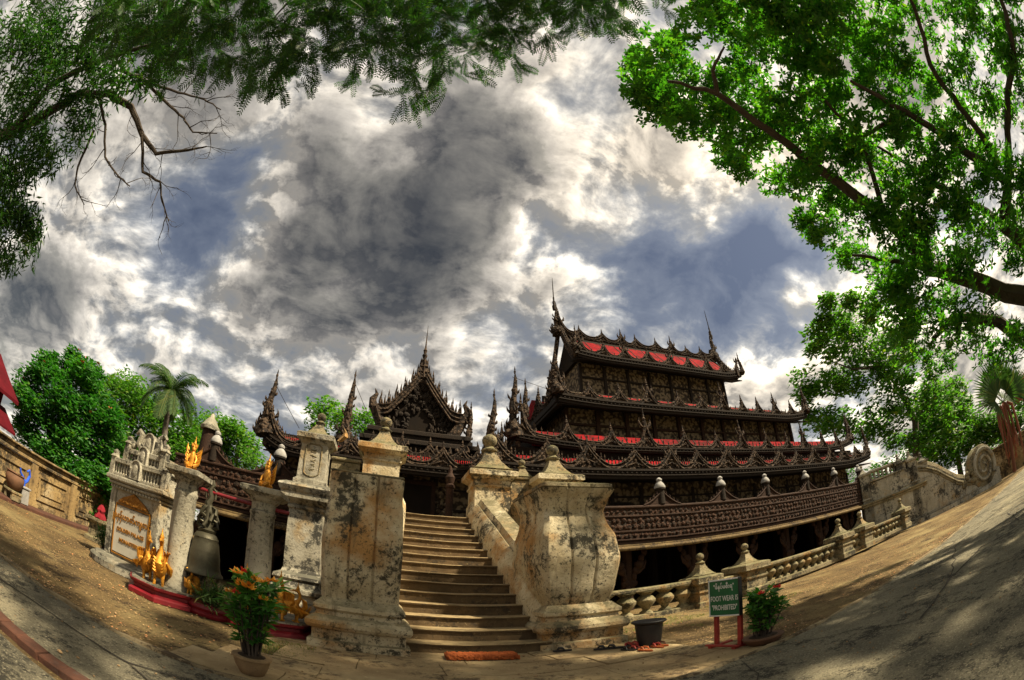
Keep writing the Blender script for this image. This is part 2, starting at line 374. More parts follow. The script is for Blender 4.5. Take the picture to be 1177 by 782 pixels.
def tag(o, label=None, cat=None, group=None, kind=None):
    for k, v in (('label', label), ('category', cat), ('group', group), ('kind', kind)):
        if v: o[k] = v
    return o
def thing(name, loc, label, cat, rz=0.0, group=None):
    o = bpy.data.objects.new(name, None); scene.collection.objects.link(o)
    o.empty_display_size = .2
    o.location = loc; o.rotation_euler = (0, 0, rz); ORG[o.name] = Vector(loc)
    return tag(o, label, cat, group)
def one(mb, name, m, label, cat, loc=(0, 0, 0), smooth=False, group=None):
    """a thing that is a single mesh, origin at its base"""
    off = Vector(loc)
    mb.v = [(x - off.x, y - off.y, z - off.z) for x, y, z in mb.v]
    o = mb.build(name, m, None, smooth); o.location = loc
    return tag(o, label, cat, group)
def XF(x, y, z, rz):
    return Matrix.Translation((x, y, z)) @ Matrix.Rotation(rz, 4, 'Z')
def smoothstep(t):
    t = max(0, min(1, t)); return t * t * (3 - 2 * t)
# ================================================================ THE GROUND
def sheet(x0, x1, y0, y1, z, nx, ny, amp=0.0, fn=None):
    mb = MB(); vs = []; fs = []
    for j in range(ny + 1):
        for i in range(nx + 1):
            x = x0 + (x1 - x0) * i / nx; y = y0 + (y1 - y0) * j / ny
            if fn: x, y = fn(x, y, i / nx, j / ny)
            vs.append((x, y, z + amp * noise.noise((x * .6, y * .6, z * 10 + 3))))
    for j in range(ny):
        for i in range(nx):
            a = j * (nx + 1) + i; fs.append((a, a + 1, a + nx + 2, a + nx + 1))
    mb.add(vs, fs); return mb
mb = sheet(-600, 600, -600, 600, -.012, 8, 8)
tag(mb.build('ground', M['yard']), kind='structure')
def edge(x):   # the road's uneven yard-side edge
    return 3.80 + .10 * noise.noise((x * .5, 1.7, 0)) + .05 * noise.noise((x * 2.3, 4.7, 0)) - max(0, x - 10) * .045 - max(0, -x - 3) * .01
mb = sheet(-40, 60, 2.38, 3.8, .030, 200, 6, .006, lambda x, y, a, b: (x, 2.38 + (edge(x) - 2.38) * b))
tag(mb.build('road', M['road']), kind='structure')
mb = sheet(-1.4, 60, -30, 2.376, .030, 80, 40, .006)
tag(mb.build('road_right', M['road']), kind='structure')
mb = MB()   # crumbling pale edge strip, a low step of broken concrete along the yard
xs = [-30 + .18 * i for i in range(440)]
top = []; rs = []
for x in xs:
    e = edge(x); wd = .045 + .045 * noise.noise((x * 1.7, 9.1, 0)); h = .052 + .022 * noise.noise((x * 2.9, 3.3, 0))
    rs.append([(x, e - wd, .022), (x, e - wd * .7, h), (x, e + wd * .7, h), (x, e + wd, -.02)])
mb.rings(rs)
tag(mb.build('road_edge', M['roadedge']), kind='structure')
mb = sheet(-30, -1.4, -20, 2.10, .004, 60, 30, .01)
tag(mb.build('verge', M['road']), kind='structure')
# row of kerb bricks at the road's near edge
rnd = random.Random(3)
mb = MB(); x = -9.0
while x < -1.45:
    L = .23 + rnd.uniform(-.02, .02)
    mb.xf = XF(x + L / 2, 2.27 + rnd.uniform(-.012, .012), 0, rnd.uniform(-.03, .03))
    mb.bbox(-L / 2 + .006, L / 2 - .006, -.075, .075, -.03, .062 + rnd.uniform(-.012, .012), .012)
    x += L
mb.xf = None
tag(mb.build('kerb', M['brick']), kind='structure')
def ribbon(pts, w, z):
    mb = MB(); vs = []; fs = []
    P = []
    for a, b in zip(pts, pts[1:]):
        k = max(2, int(math.dist(a, b) / .12))
        P += [(a[0] + (b[0] - a[0]) * i / k, a[1] + (b[1] - a[1]) * i / k) for i in range(k)]
    P.append(pts[-1])
    P = [(x + .05 * noise.noise((x * 2, y * 2, 1)), y + .05 * noise.noise((x * 2, y * 2, 7))) for x, y in P]
    for i, p in enumerate(P):
        a = P[max(0, i - 1)]; b = P[min(len(P) - 1, i + 1)]
        d = Vector((b[0] - a[0], b[1] - a[1])).normalized(); ww = w * (.6 + .8 * abs(noise.noise((p[0] * 5, p[1] * 5, 0)))) * (1 if 0 < i < len(P) - 1 else .1)
        vs += [(p[0] - d.y * ww, p[1] + d.x * ww, z), (p[0] + d.y * ww, p[1] - d.x * ww, z)]
    for i in range(len(P) - 1):
        fs.append((2 * i, 2 * i + 1, 2 * i + 3, 2 * i + 2))
    mb.add(vs, fs); return mb
for pts, ww in (([(8.3, 1.02), (8.0, 1.9), (6.3, 2.03), (4.5, 1.85)], .022), ([(4.5, 1.85), (4.61, 2.8), (4.29, 3.36), (4.1, 3.75)], .012),
                ([(6.3, 2.03), (9.5, 2.9), (14, 2.2)], .012), ([(-6, 3.2), (-4.2, 2.95), (-3.0, 3.2), (-2.0, 3.1), (-1.2, 3.5)], .014), ([(-2.0, 3.1), (-1.2, 2.6), (-.3, 2.5)], .010), ([(2.4, 2.4), (3.2, 3.0), (3.6, 3.7)], .010), ([(6.3, 2.03), (6.0, 1.0), (6.6, .2)], .014), ([(12, 3.0), (11.2, 1.8), (9.0, 1.2)], .016), ([(-7.5, 3.7), (-6.6, 3.2), (-6.2, 2.5)], .012), ([(.4, 2.5), (1.4, 3.1), (1.6, 3.7)], .008)):
    tag(ribbon(pts, ww, .040).build('road_crack', M['crack']), kind='structure')
# stone apron before the stairs: slabs with open joints
mb = MB(); rnd = random.Random(11)
def apron_ok(x, y):
    return y > edge(x) + .06 and y < 6.85 and -1.75 + (y - 4) * .05 < x < 4.3 - max(0, y - 5.2) * .25
ys = [3.9, 4.55, 5.25, 6.0, 6.45, 6.9]
for a, b in zip(ys, ys[1:]):
    x = -2.0 + rnd.uniform(-.3, .3)
    while x < 4.2:
        L = rnd.uniform(.7, 1.35)
        cx, cy = x + L / 2, (a + b) / 2
        if apron_ok(cx, cy):
            h = .022 + rnd.uniform(-.008, .010)
            n = 7; out = []
            q = [(x, max(a, edge(x) + .05)), (x + L, max(a, edge(x + L) + .05)), (x + L, b), (x, b)]
            for i in range(4):
                p0, p1 = q[i], q[(i + 1) % 4]
                for k in range(5):
                    t = k / 5
                    px = p0[0] + (p1[0] - p0[0]) * t; py = p0[1] + (p1[1] - p0[1]) * t
                    ix = px + (cx - px) * .012 + .018 * noise.noise((px * 4, py * 4, 2)); iy = py + (cy - py) * .02 + .018 * noise.noise((px * 4, py * 4, 8))
                    out.append((ix, iy))
            mb.prism(out, -.02, h, 'z')
        x += L
tag(mb.build('apron_paving', M['apron']), kind='structure')
mb = sheet(4.3, 16, 4.0, 8.2, -.004, 40, 14, .012, lambda x, y, a, b: (x, y))
# fallen leaves and gravel on the yard
mb = MB(); rnd = random.Random(8)
for i in range(26000):
    x = rnd.uniform(-10, 16); y = 3.9 + 6.5 * rnd.random() ** 1.4
    if apron_ok(x, y) and rnd.random() < .92: continue
    if noise.noise((x * .7, y * .9, 5)) < rnd.uniform(-.35, .25): continue
    a = rnd.uniform(0, 6.28); L = rnd.uniform(.018, .05)
    mb.leaf(Vector((x, y, .004 + rnd.uniform(0, .012))), Vector((math.cos(a), math.sin(a), rnd.uniform(-.05, .25))).normalized(), Vector((-math.sin(a), math.cos(a), rnd.uniform(-.2, .2))), L, L * rnd.uniform(.4, .8), .15)
tag(mb.build('leaf_litter', M['litter']), kind='stuff')
mb = MB(); rnd = random.Random(19)
for i in range(3200):
    x = rnd.uniform(-9, 14); y = rnd.uniform(.6, 9.5) if x > 0 else rnd.uniform(2.3, 9.5)
    if y < 3.6 and rnd.random() < .55: continue
    r = rnd.uniform(.005, .013) * (1.7 if rnd.random() < .08 else 1); z = .034 if y < edge(x) else (.02 if apron_ok(x, y) else 0)
    mb.blob((x, y, z + r * .4), (r * rnd.uniform(.8, 1.5), r, r * .7), 5, 4, .25, rnd)
tag(mb.build('pebbles', M['clay']), kind='stuff')
mb = MB(); rnd = random.Random(9)
def tuft(mb, x, y, n, h, r):
    for k in range(n):
        a = rnd.uniform(0, 6.28); rr = r * math.sqrt(rnd.random())
        p = Vector((x + rr * math.cos(a), y + rr * math.sin(a), 0)); a2 = rnd.uniform(0, 6.28)
        d = Vector((math.cos(a2) * .5, math.sin(a2) * .5, 1)).normalized()
        mb.leaf(p, d, Vector((-math.sin(a2), math.cos(a2), 0)), h * rnd.uniform(.5, 1.1), .010, .1)
for i in range(900):
    x = rnd.uniform(3.2, 9); y = rnd.uniform(6.6, 9.6)
    if noise.noise((x * .9, y * .9, 2)) > .02: tuft(mb, x, y, 7, .055, .07)
for i in range(200):
    x = rnd.uniform(-1.5, -.9); y = rnd.uniform(5.3, 6.3)
    tuft(mb, x, y, 6, .05, .06)
tag(mb.build('grass', M['grass']), kind='stuff')
# ================================================================ FRONT STAIRCASE
AX = 1.32
stair = thing('stone_staircase', (AX, 6.8, 0), 'broad weathered stone staircase between two massive bulging newels, leading up to the dark teak monastery', 'staircase')
NS = 15; RISE = .196; RUN = .345; Y0 = 6.85
mb = MB()
def hw(y):  # half width of the flight, flaring towards the foot
    t = (y - Y0) / 5.2
    return 1.17 - .34 * smoothstep(t) if t > 0 else 1.17
rnd = random.Random(2)
for i in range(NS):
    y = Y0 + i * RUN; z = RISE * (i + 1); h = hw(y) + .12
    ww = [AX - h + 2 * h * k / 14 for k in range(15)]
    # tread with a slightly worn, rounded nosing
    prof = []
    for k, x in enumerate(ww):
        wz = .010 * noise.noise((x * 2.2, i * 3.1, 0)) - .012 * math.exp(-((x - AX) / .5) ** 2); wy = .012 * noise.noise((x * 2.5, i * 1.7, 5))
        prof.append([(x, y + wy, 0 if i == 0 else z - RISE - .02), (x, y + wy, z - .045), (x, y - .028 + wy, z - .040), (x, y - .034 + wy, z - .012 + wz), (x, y - .018 + wy, z + wz), (x, y + RUN + .03, z + wz * .5), (x, y + RUN + .03, z - RISE - .02 if i else 0)])
    mb.rings(prof)
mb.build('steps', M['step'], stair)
mb = MB(); ZT = NS * RISE; YT = Y0 + NS * RUN
mb.box(AX - 1.5, AX + 1.5, YT + .01, YT + 1.2, ZT - .25, ZT - .006)
mb.build('landing', M['step'], stair)
for sgn in (-1, 1):
    mb = MB(); rs = []
    for k in range(15):
        t = k / 14; y = 7.25 + (YT - 7.25) * t; h = hw(y)
        zs = RISE * ((y - Y0) / RUN + 1)
        jx = .012 * noise.noise((t * 6, sgn, 1))
        xi = AX + sgn * (h + jx); bulge = .10 * math.sin(PI * t)
        rs.append([(xi, y, max(0, zs - .6)), (xi, y, zs + .10 + bulge * .3), (xi + sgn * .10, y, zs + .30 + bulge), (xi + sgn * .20, y, zs + .42 + bulge), (xi + sgn * .24, y, zs + .40 + bulge),
                   (xi + sgn * .30, y, zs + .56 + bulge), (xi + sgn * .62, y, zs + .64 + bulge), (xi + sgn * .70, y, zs + .52 + bulge), (xi + sgn * .70, y, 0)])
    mb.rings(rs)
    mb.build('stringer', M['stucco'], stair, smooth=True)
def vase_ring(x0, x1, y0, y1, z, lobe, nl=3, N=42, cr=.08):
    out = []
    C = [(x0, y0), (x1, y0), (x1, y1), (x0, y1)]; nr = [(0, -1), (1, 0), (0, 1), (-1, 0)]
    for i in range(4):
        a, b = C[i], C[(i + 1) % 4]
        for k in range(N):
            t = k / N
            f = min(1, abs(math.sin(PI * nl * t)) * 4.0)
            e = lobe * f
            j = .010 * noise.noise((a[0] + (b[0] - a[0]) * t * 3, a[1] + t * 3, z * 2))
            out.append((a[0] + (b[0] - a[0]) * t + nr[i][0] * (e + j), a[1] + (b[1] - a[1]) * t + nr[i][1] * (e + j), z))
    return out
def newel(cx, cy, wx, wy, prof, lobe):
    """one bulging newel: prof = [(z, extra half width, extra depth at the front)]"""
    mb = MB(); rs = []
    P = []
    for (z0, a0, b0), (z1, a1, b1) in zip(prof, prof[1:]):
        for k in range(5):
            t = smoothstep(k / 5) * .5 + .5 * k / 5
            P.append((z0 + (z1 - z0) * k / 5, a0 + (a1 - a0) * t, b0 + (b1 - b0) * t))
    P.append(prof[-1])
    for z, a, b in P:
        rs.append(vase_ring(cx - wx - a, cx + wx + a, cy - wy - b, cy + wy + a * .5, z, lobe))
    mb.rings(rs)
    body = mb.build('newel', M['stucco'], stair, smooth=True)
    mb = MB()
    bw, bd = wx + .10, wy + .12
    mb.rings([[(cx - bw - e, cy - bd - e, z), (cx + bw + e, cy - bd - e, z), (cx + bw + e, cy + bd + e * .3, z), (cx - bw - e, cy + bd + e * .3, z)] for e, z in
              ((.10, 0), (.10, .13), (.04, .15), (.04, .30), (.10, .32), (.13, .37), (.13, .43), (.08, .48), (.0, .52), (-.02, .58), (.03, .62), (.03, .68), (-.04, .74), (-.10, .80))])
    mb.build('newel_base', M['stucco'], body)
    return body
# right newel, strongly S-shaped
nb = newel(3.20, 7.85, .58, .80, [(.76, -.04, -.05), (1.10, .03, .08), (1.6, .095, .19), (2.0, .06, .12), (2.30, -.03, -.05), (2.48, -.055, -.10), (2.68, .0, -.01), (2.86, .075, .13)], .045)
mb = MB()
mb.rings([vase_ring(3.18 - .63 - e, 3.18 + .63 + e, 7.85 - .92 - e, 7.85 + .84 + e, z, .03) for e, z in ((-.02, 2.86), (.02, 2.88), (.02, 2.94), (-.04, 2.965))])
mb.build('newel_cap', M['stucco_dark'], nb, smooth=True)
# left newel, flatter
nb = newel(-.33, 7.45, .53, .80, [(.76, .0, -.02), (1.1, .01, .05), (1.6, .025, .10), (2.1, .015, .06), (2.40, -.01, -.02), (2.72, .0, .02)], .042)
mb = MB()
mb.bbox(-.33 - .57, -.33 + .56, 7.45 - .83, 7.45 + .82, 2.723, 2.765, .015)
mb.build('newel_cap', M['stucco_dark'], nb)
FIN = [(.36, 0), (.38, .04), (.33, .06), (.27, .13), (.19, .24), (.135, .36), (.115, .43), (.165, .46), (.175, .49), (.12, .52), (.085, .56), (.10, .59), (.145, .64), (.155, .70), (.13, .77), (.075, .81), (.03, .83)]
def finial(cx, cy, z, s=1.0, n=14, sqlow=True):
    mb = MB()
    lo = [(r * s, z + h * s) for r, h in FIN[:7]]; hi = [(r * s, z + h * s) for r, h in FIN[6:]]
    if sqlow: mb.sq(cx, cy, lo)
    else: mb.lathe(cx, cy, lo, n)
    mb.lathe(cx, cy, hi, n)
    return mb
def pier(parent, cx, cy, r, z0, z1, slab, fs, m='stucco', name='upper_pier', ax=1.0, ay=1.0):
    mb = MB()
    mb.sq(cx, cy, [(r + .05, z0), (r + .05, z0 + .18), (r, z0 + .22), (r - .01, z1 - .30), (r + .03, z1 - .27), (r + .03, z1 - .22), (r - .01, z1 - .20), (r, z1 - .08), (r + .06, z1 - .05), (r + .11, z1), (r + slab, z1 + .03), (r + slab, z1 + .16), (r + slab - .05, z1 + .19), (r * .7, z1 + .22)], ax, ay)
    o = mb.build(name, M[m], parent)
    finial(cx, cy, z1 + .2, fs).build('finial', M['stucco_dark'], o, smooth=True)
    return o
for cx, cy, z1, fs in ((-.24, 12.05, 4.50, 1.15), (2.78, 12.05, 4.10, 1.45)):
    pier(stair, cx, cy, .50, 0, z1, .17, fs)
tag(stair.children[-1])
# low return walls between the upper piers and the outer piers
mb = MB(); mb.bbox(3.34, 4.1, 11.75, 12.15, 0, 4.12, .03); mb.bbox(3.30, 4.12, 11.70, 12.2, 4.123, 4.22, .03)
o = mb.build('parapet', M['stucco_dark'], stair)
mb = MB(); mb.bbox(-1.6, -.82, 11.75, 12.15, 0, 4.12, .03); mb.bbox(-1.62, -.80, 11.70, 12.2, 4.123, 4.22, .03)
mb.build('parapet', M['stucco_dark'], stair)
finial(3.72, 11.95, 4.2, .70).build('finial', M['stucco_dark'], o, smooth=True)
# outer piers, things of their own
tp = thing('gate_pier', (-2.02, 11.5, 0), 'tall two-stage whitewashed stone pier with an inscribed panel and urn finial, left of the staircase', 'pier')
mb = MB()
mb.sq(-2.02, 11.5, [(.80, 0), (.80, .16), (.72, .2), (.72, .36), (.77, .40), (.77, .50), (.68, .56), (.64, .70), (.68, .76), (.66, .84), (.50, .92), (.46, 1.02), (.44, 2.52), (.48, 2.56), (.48, 2.62), (.44, 2.66), (.56, 2.74), (.66, 2.80), (.67, 2.93), (.70, 2.96), (.75, 3.08), (.73, 3.13), (.58, 3.20)])
mb.sq(-2.02, 11.5, [(.44, 3.203), (.44, 3.32), (.37, 3.38), (.355, 4.30), (.39, 4.34), (.44, 4.40), (.50, 4.43), (.51, 4.54), (.46, 4.58), (.30, 4.62)])
o = mb.build('shaft', M['stucco_grey'], tp)
finial(-2.02, 11.5, 4.59, .85).build('finial', M['stucco_dark'], tp, smooth=True)
mb = MB()   # raised cartouche with carved inscription strokes
pts = [(-.20, -.36), (-.12, -.42), (0, -.45), (.12, -.42), (.20, -.36), (.22, .0), (.20, .36), (.12, .42), (-.12, .42), (-.20, .36), (-.22, 0)]
outer = [(-2.02 + x * 1.0, 3.88 + z) for x, z in pts]
mb.tube([(x, 11.135, z) for x, z in outer + outer[:1]], .022, 6)
rnd = random.Random(4)
for k in range(5):
    z = 3.88 - .26 + k * .125
    for q in range(2):
        mb.tube([(-2.02 + rnd.uniform(-.09, .09), 11.140, z + rnd.uniform(-.04, .04)) for _ in range(4)], .014, 5)
mb.build('inscription', M['stucco_dark'], tp)
mb = MB(); mb.flame((-1.40, 11.2, 4.50), (-1.34, 11.2, 4.9), .18, .2, (.12, 0, 0)); mb.build('scroll', M['stucco'], tp)
tp = thing('gate_pier', (4.55, 11.5, 0), 'stone pier with a stepped urn finial rising just behind the bulging right newel', 'pier')
pier(tp, 4.50, 11.5, .50, 0, 3.95, .17, 1.2, 'stucco', 'shaft')
# ================================================================ LOW BALUSTRADE, RIGHT
bal = thing('stone_balustrade', (13, 10, 0), 'low mossy stone balustrade with fat vase balusters and capped piers below the teak gallery', 'balustrade')
rnd = random.Random(21)
def balrun(x0, x1, n, zt, y=10.0, fat=.19, z0=.0):
    mb = MB(); mb.bbox(x0, x1, y - .18, y + .18, z0 - .05, z0 + .12, .02); mb.build('plinth', M['stucco_dark'], bal)
    mb = MB(); mb.bbox(x0, x1, y - .17, y + .17, zt - .12, zt, .03); mb.build('rail', M['stucco_dark'], bal)
    h = zt - .12 - z0 - .12
    for i in range(n):
        x = x0 + (x1 - x0) * (i + .5) / n; f = fat * rnd.uniform(.94, 1.06)
        mb = MB()
        mb.lathe(x, y, [(f * .85, z0 + .12), (f * .8, z0 + .12 + .06 * h), (f * .42, z0 + .12 + .16 * h), (f * .55, z0 + .12 + .26 * h), (f * 1.15, z0 + .12 + .50 * h), (f * 1.2, z0 + .12 + .62 * h), (f * .9, z0 + .12 + .76 * h), (f * .6, z0 + .12 + .84 * h), (f * .9, z0 + .12 + .93 * h), (f * 1.2, z0 + .12 + h)], 10)
        mb.build('baluster', M['stucco_dark'], bal, smooth=True)
def balpier(x, r, zt, z0=0.0, fs=.55):
    pier(bal, x, 10.0, r, z0 - .05, zt, .10, fs, 'stucco_dark', 'pier')
balrun(4.9, 7.85, 5, .84, fat=.215)
balpier(8.25, .36, .70, 0, .82)
balrun(8.62, 9.55, 2, .72)
balpier(10.1, .46, .78, .05, .80)
balrun(10.6, 15.2, 11, .84, z0=.10, fat=.17)
balpier(15.75, .40, .88, .15, .80)
balpier(17.7, .40, .92, .18, .78)
balrun(16.16, 17.28, 3, .88, z0=.16, fat=.16)
balrun(18.12, 22.2, 9, .92, z0=.2, fat=.17)
balpier(22.6, .36, .98, .2, .7)
# ================================================================ SIDE STAIRCASE, FAR RIGHT
ss = thing('side_staircase', (22.3, 12.3, 0), 'grey whitewashed side staircase with a sweeping wall and spiral scroll at its foot', 'staircase', rz=math.radians(-43.5))
def sb(mb, name, m, par=None, smooth=False): return mb.build(name, M[m], par or ss, smooth, local=True)
mb = MB()
topl = [(0, 3.15), (1.2, 3.15), (2.3, 3.2), (3.9, 3.2), (4.5, 3.0), (5.2, 2.62), (5.9, 2.05), (6.6, 1.52), (7.3, 1.20), (8.0, 1.02), (8.8, .95)]
mb.strip(topl, [(x, -.1) for x, z in topl], -.30, .30)
sb(mb, 'wall', 'stucco_grey')
mb = MB(); mb.tube([(x, -.02, z + .02) for x, z in topl[3:]], [.26, .27, .28, .28, .27, .26, .24, .18], 8)
for dz, r in ((-.20, .07), (-.36, .05)):
    mb.tube([(x, -.31, z + dz) for x, z in topl[3:]], r, 6)
sb(mb, 'coping', 'stucco_dark', smooth=True)
mb = MB(); mb.bbox(-.3, 9.3, -.52, -.2, -.1, .26, .04); mb.bbox(-.3, 9.3, -.40, -.25, .263, .36, .03); sb(mb, 'base_course', 'stucco_grey')
mb = MB(); mb.bbox(-.25, 4.3, -.42, .42, 1.92, 2.04, .03); mb.bbox(-.25, 4.3, -.48, .48, 2.043, 2.16, .03); sb(mb, 'ledge', 'stucco_dark')
mb = MB(); mb.bbox(.6, 2.9, -.40, .40, 3.2, 3.30, .02); mb.bbox(.6, 2.9, -.34, .34, 3.72, 3.84, .02); sb(mb, 'rail', 'stucco_grey')
for k in range(8):
    mb = MB(); mb.lathe(.75 + k * .27, -.1, [(.08, 3.30), (.05, 3.36), (.10, 3.48), (.06, 3.62), (.09, 3.72)], 8); sb(mb, 'baluster', 'stucco_grey', smooth=True)
for x, zt, r in ((.3, 3.72, .30), (2.75, 3.66, .32), (3.55, 3.60, .30), (4.35, 3.25, .28)):
    mb = MB(); mb.sq(x, 0, [(r, -.1), (r, 2.3), (r + .05, 2.33), (r, 2.4), (r, zt - .1), (r + .10, zt - .05), (r + .10, zt + .05), (r * .6, zt + .08)])
    o = sb(mb, 'pier', 'stucco_grey'); sb(finial(x, 0, zt + .06, .62), 'finial', 'stucco_grey', o, True)
mb = MB(); cx, cz, R0 = 8.9, 1.42, 1.15
n = 28
mb.rings([[(cx + R0 * (1 if e == 0 else .93) * math.cos(2 * PI * k / n), y, cz + R0 * 1.12 * (1 if e == 0 else .93) * math.sin(2 * PI * k / n)) for k in range(n)] for y, e in ((-.42, 1), (-.36, 0), (.36, 0), (.42, 1))])
vo = sb(mb, 'volute', 'stucco_dark', smooth=True)
mb = MB(); sp = []
for k in range(64):
    t = k / 63; a = -.6 + t * 2 * PI * 2.4; r = R0 * (.88 - .80 * t)
    sp.append((cx + r * math.cos(a), -.45, cz + r * 1.12 * math.sin(a)))
mb.tube(sp, [.15 - .085 * k / 63 for k in range(64)], 7); sb(mb, 'spiral', 'stucco_grey', vo, True)
mb = MB()
for k in range(9):
    a = k * .7; mb.blob((7.55 + .5 * math.cos(a * 1.3), -.36, 1.15 + .32 * math.sin(a * 2.1)), (.20, .14, .16), 7, 5)
sb(mb, 'leaf_carving', 'stucco_dark', smooth=True)
mb = MB(); mb.bbox(9.2, 10.3, -.40, .40, -.1, .95, .08); sb(mb, 'foot_block', 'stucco_grey')
# ================================================================ BOUNDARY WALLS
def boundary(name, p0, L, rz, h, label, m, bays, ledge=True, coll=True):
    t = thing(name, (p0[0], p0[1], 0), label, 'wall', rz=rz)
    mb = MB(); mb.box(0, L, 0, .45, -.1, h - .30); mb.build('wall_body', M[m], t, local=True)
    mb = MB(); mb.bbox(-.02, L + .02, -.10, .55, h - .297, h - .20, .02); mb.bbox(-.02, L + .02, -.05, .50, h - .197, h - .08, .02); mb.bbox(-.02, L + .02, -.14, .59, h - .077, h, .03)
    mb.build('coping', M[m], t, local=True)
    mb = MB()
    for k in range(bays + 1):
        x = L * k / bays; mb.bbox(max(0, x - .16), min(L, x + .16), -.085, -.003, -.05, h - .30, .02)
        if k < bays:
            a, b = x + .34, x + L / bays - .34
            for (x0, x1, z0, z1) in ((a, b, .32, .37), (a, b, h - .62, h - .57), (a, a + .05, .373, h - .623), (b - .05, b, .373, h - .623)):
                mb.bbox(x0, x1, -.045, -.003, z0, z1, .01)
            mb.bbox(a + .2, b - .2, -.035, -.003, .52, h - .78, .015)
    mb.build('pilaster_relief', M[m], t, local=True)
    return t
lw = boundary('boundary_wall', (-10.8, -6, 0), 32.0, math.radians(90), 1.62, 'stained ochre panelled boundary wall running away along the left edge of the yard', 'wall_ochre', 14)
mb = MB(); mb.bbox(0, 32, -.75, -.10, -.05, .09, .02); mb.build('ledge', M['brick'], lw, local=True)
boundary('boundary_wall', (31.2, 6.8, 0), 30.0, math.radians(-62), 2.1, 'ochre panelled boundary wall beyond the spiral scroll, behind the fan palm', 'wall_ochre', 10)
# ================================================================ THE TEAK MONASTERY
mon = thing('monastery', (12, 13, 0), 'dark carved teak monastery on posts with tiered roofs, red roof strips and spiky crests', 'monastery')
def mp(mb, name, m, par=None, smooth=False): return mb.build(name, M[m], par or mon, smooth)
PX0, PX1, PY = -6.6, 24.6, 12.2
# --- verandah platform on posts
mb = MB(); mb.box(PX0 + .1, PX1 - .1, PY + .25, 27, 2.55, 2.85); mp(mb, 'deck', 'teak')
for (x0, x1) in ((PX0, .05), (2.6, PX1)):
    mb = MB()
    mb.bbox(x0, x1, PY - .06, PY + .20, 2.20, 2.32, .03); mb.bbox(x0, x1, PY - .10, PY + .20, 2.323, 2.37, .01); mb.bbox(x0, x1, PY - .03, PY + .2, 2.60, 2.66, .01); mb.bbox(x0, x1, PY - .05, PY + .2, 3.10, 3.15, .01); mb.bbox(x0, x1, PY - .07, PY + .22, 3.37, 3.47, .03)
    mp(mb, 'frieze_moulding', 'teak_red')
    mb = MB(); mb.box(x0 + .01, x1 - .01, PY, PY + .18, 2.373, 2.597); mb.box(x0 + .01, x1 - .01, PY - .002, PY + .18, 2.663, 3.097); mb.box(x0 + .01, x1 - .01, PY - .02, PY + .18, 3.153, 3.367)
    rnd = random.Random(int(x0 * 10) + 77)
    x = x0 + .1
    while x < x1 - .1:      # carved scrolls standing out of the frieze
        for z, r in ((2.485, .07), (2.78, .10), (2.98, .09), (3.26, .07)):
            mb.blob((x + rnd.uniform(-.05, .05), PY - .015, z + rnd.uniform(-.02, .02)), (r * rnd.uniform(.7, 1.3), .045, r * rnd.uniform(.6, 1.0)), 6, 4)
        x += .21
    mp(mb, 'carved_frieze', 'teak_frieze')
    mb = MB(); mb.tube([(x0, PY - .10, 2.06), (x1, PY - .10, 2.06)], .075, 10); mb.bbox(x0, x1, PY - .06, PY + .2, 2.135, 2.197, .01)
    mp(mb, 'ledge', 'gold_line')
mb = MB(); mb.box(PX0 - .02, PX0 + .16, PY + .22, 26, 2.2, 3.45); mp(mb, 'side_frieze', 'teak_frieze')
# pediment swellings on the rail, each with a small post and a white cap
for x in (-5.3, -3.2, 8.62, 11.45, 14.05, 17.0, 19.65, 22.4):
    mb = MB(); n = 14
    tp_ = [(x - .75 + 1.5 * k / n, 3.475 + .46 * max(0, 1 - abs(k / n * 2 - 1)) ** 1.5) for k in range(n + 1)]
    mb.strip(tp_, [(a, 3.40) for a, b in tp_], PY - .02, PY + .12)
    for s in (-1, 1):
        for q in range(4):
            t = .18 + q * .2
            mb.flame((x + s * .75 * (1 - t), PY - .03, 3.46 + .46 * t ** 1.5), (x + s * .75 * (1 - t) - s * .02, PY - .03, 3.62 + .50 * t ** 1.5), .09, .08, (s * .03, 0, 0))
    mb.tube([(a, PY - .04, b) for a, b in tp_], .035, 6)
    pd = mp(mb, 'rail_pediment', 'teak_red')
    mb = MB(); mb.lathe(x, PY + .05, [(.15, 3.5), (.15, 3.98), (.19, 4.0), (.19, 4.05)], 10); mp(mb, 'rail_post', 'teak', pd, True)
    mb = MB(); mb.lathe(x, PY + .05, [(.19, 4.052), (.20, 4.10), (.15, 4.20), (.10, 4.26), (.075, 4.29), (.10, 4.32), (.10, 4.37), (.05, 4.41), (.02, 4.43)], 12); mp(mb, 'post_cap', 'white_cap', pd, True)
# posts under the platform, the front ones with carved brackets
rnd = random.Random(5)
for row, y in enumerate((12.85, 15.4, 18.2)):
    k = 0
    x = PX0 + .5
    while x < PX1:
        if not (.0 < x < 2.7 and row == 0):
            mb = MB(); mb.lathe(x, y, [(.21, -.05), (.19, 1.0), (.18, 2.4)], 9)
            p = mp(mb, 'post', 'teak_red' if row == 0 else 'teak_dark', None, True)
            if row == 0:
                mb = MB()
                for s in (-1, 1):
                    for q in range(7):
                        t = q / 6
                        mb.blob((x + s * (.10 + .50 * t ** 1.6), y - .16 + rnd.uniform(-.05, .05), .7 + 1.25 * t), (.13 + .05 * math.sin(q * 2), .09, .15), 7, 5, .2, rnd)
                    mb.flame((x + s * .3, y - .2, 1.25), (x + s * .62, y - .2, 1.7), .2, .12, (s * .1, 0, .05))
                mp(mb, 'carved_bracket', 'teak_red', p, True)
        x += 2.72
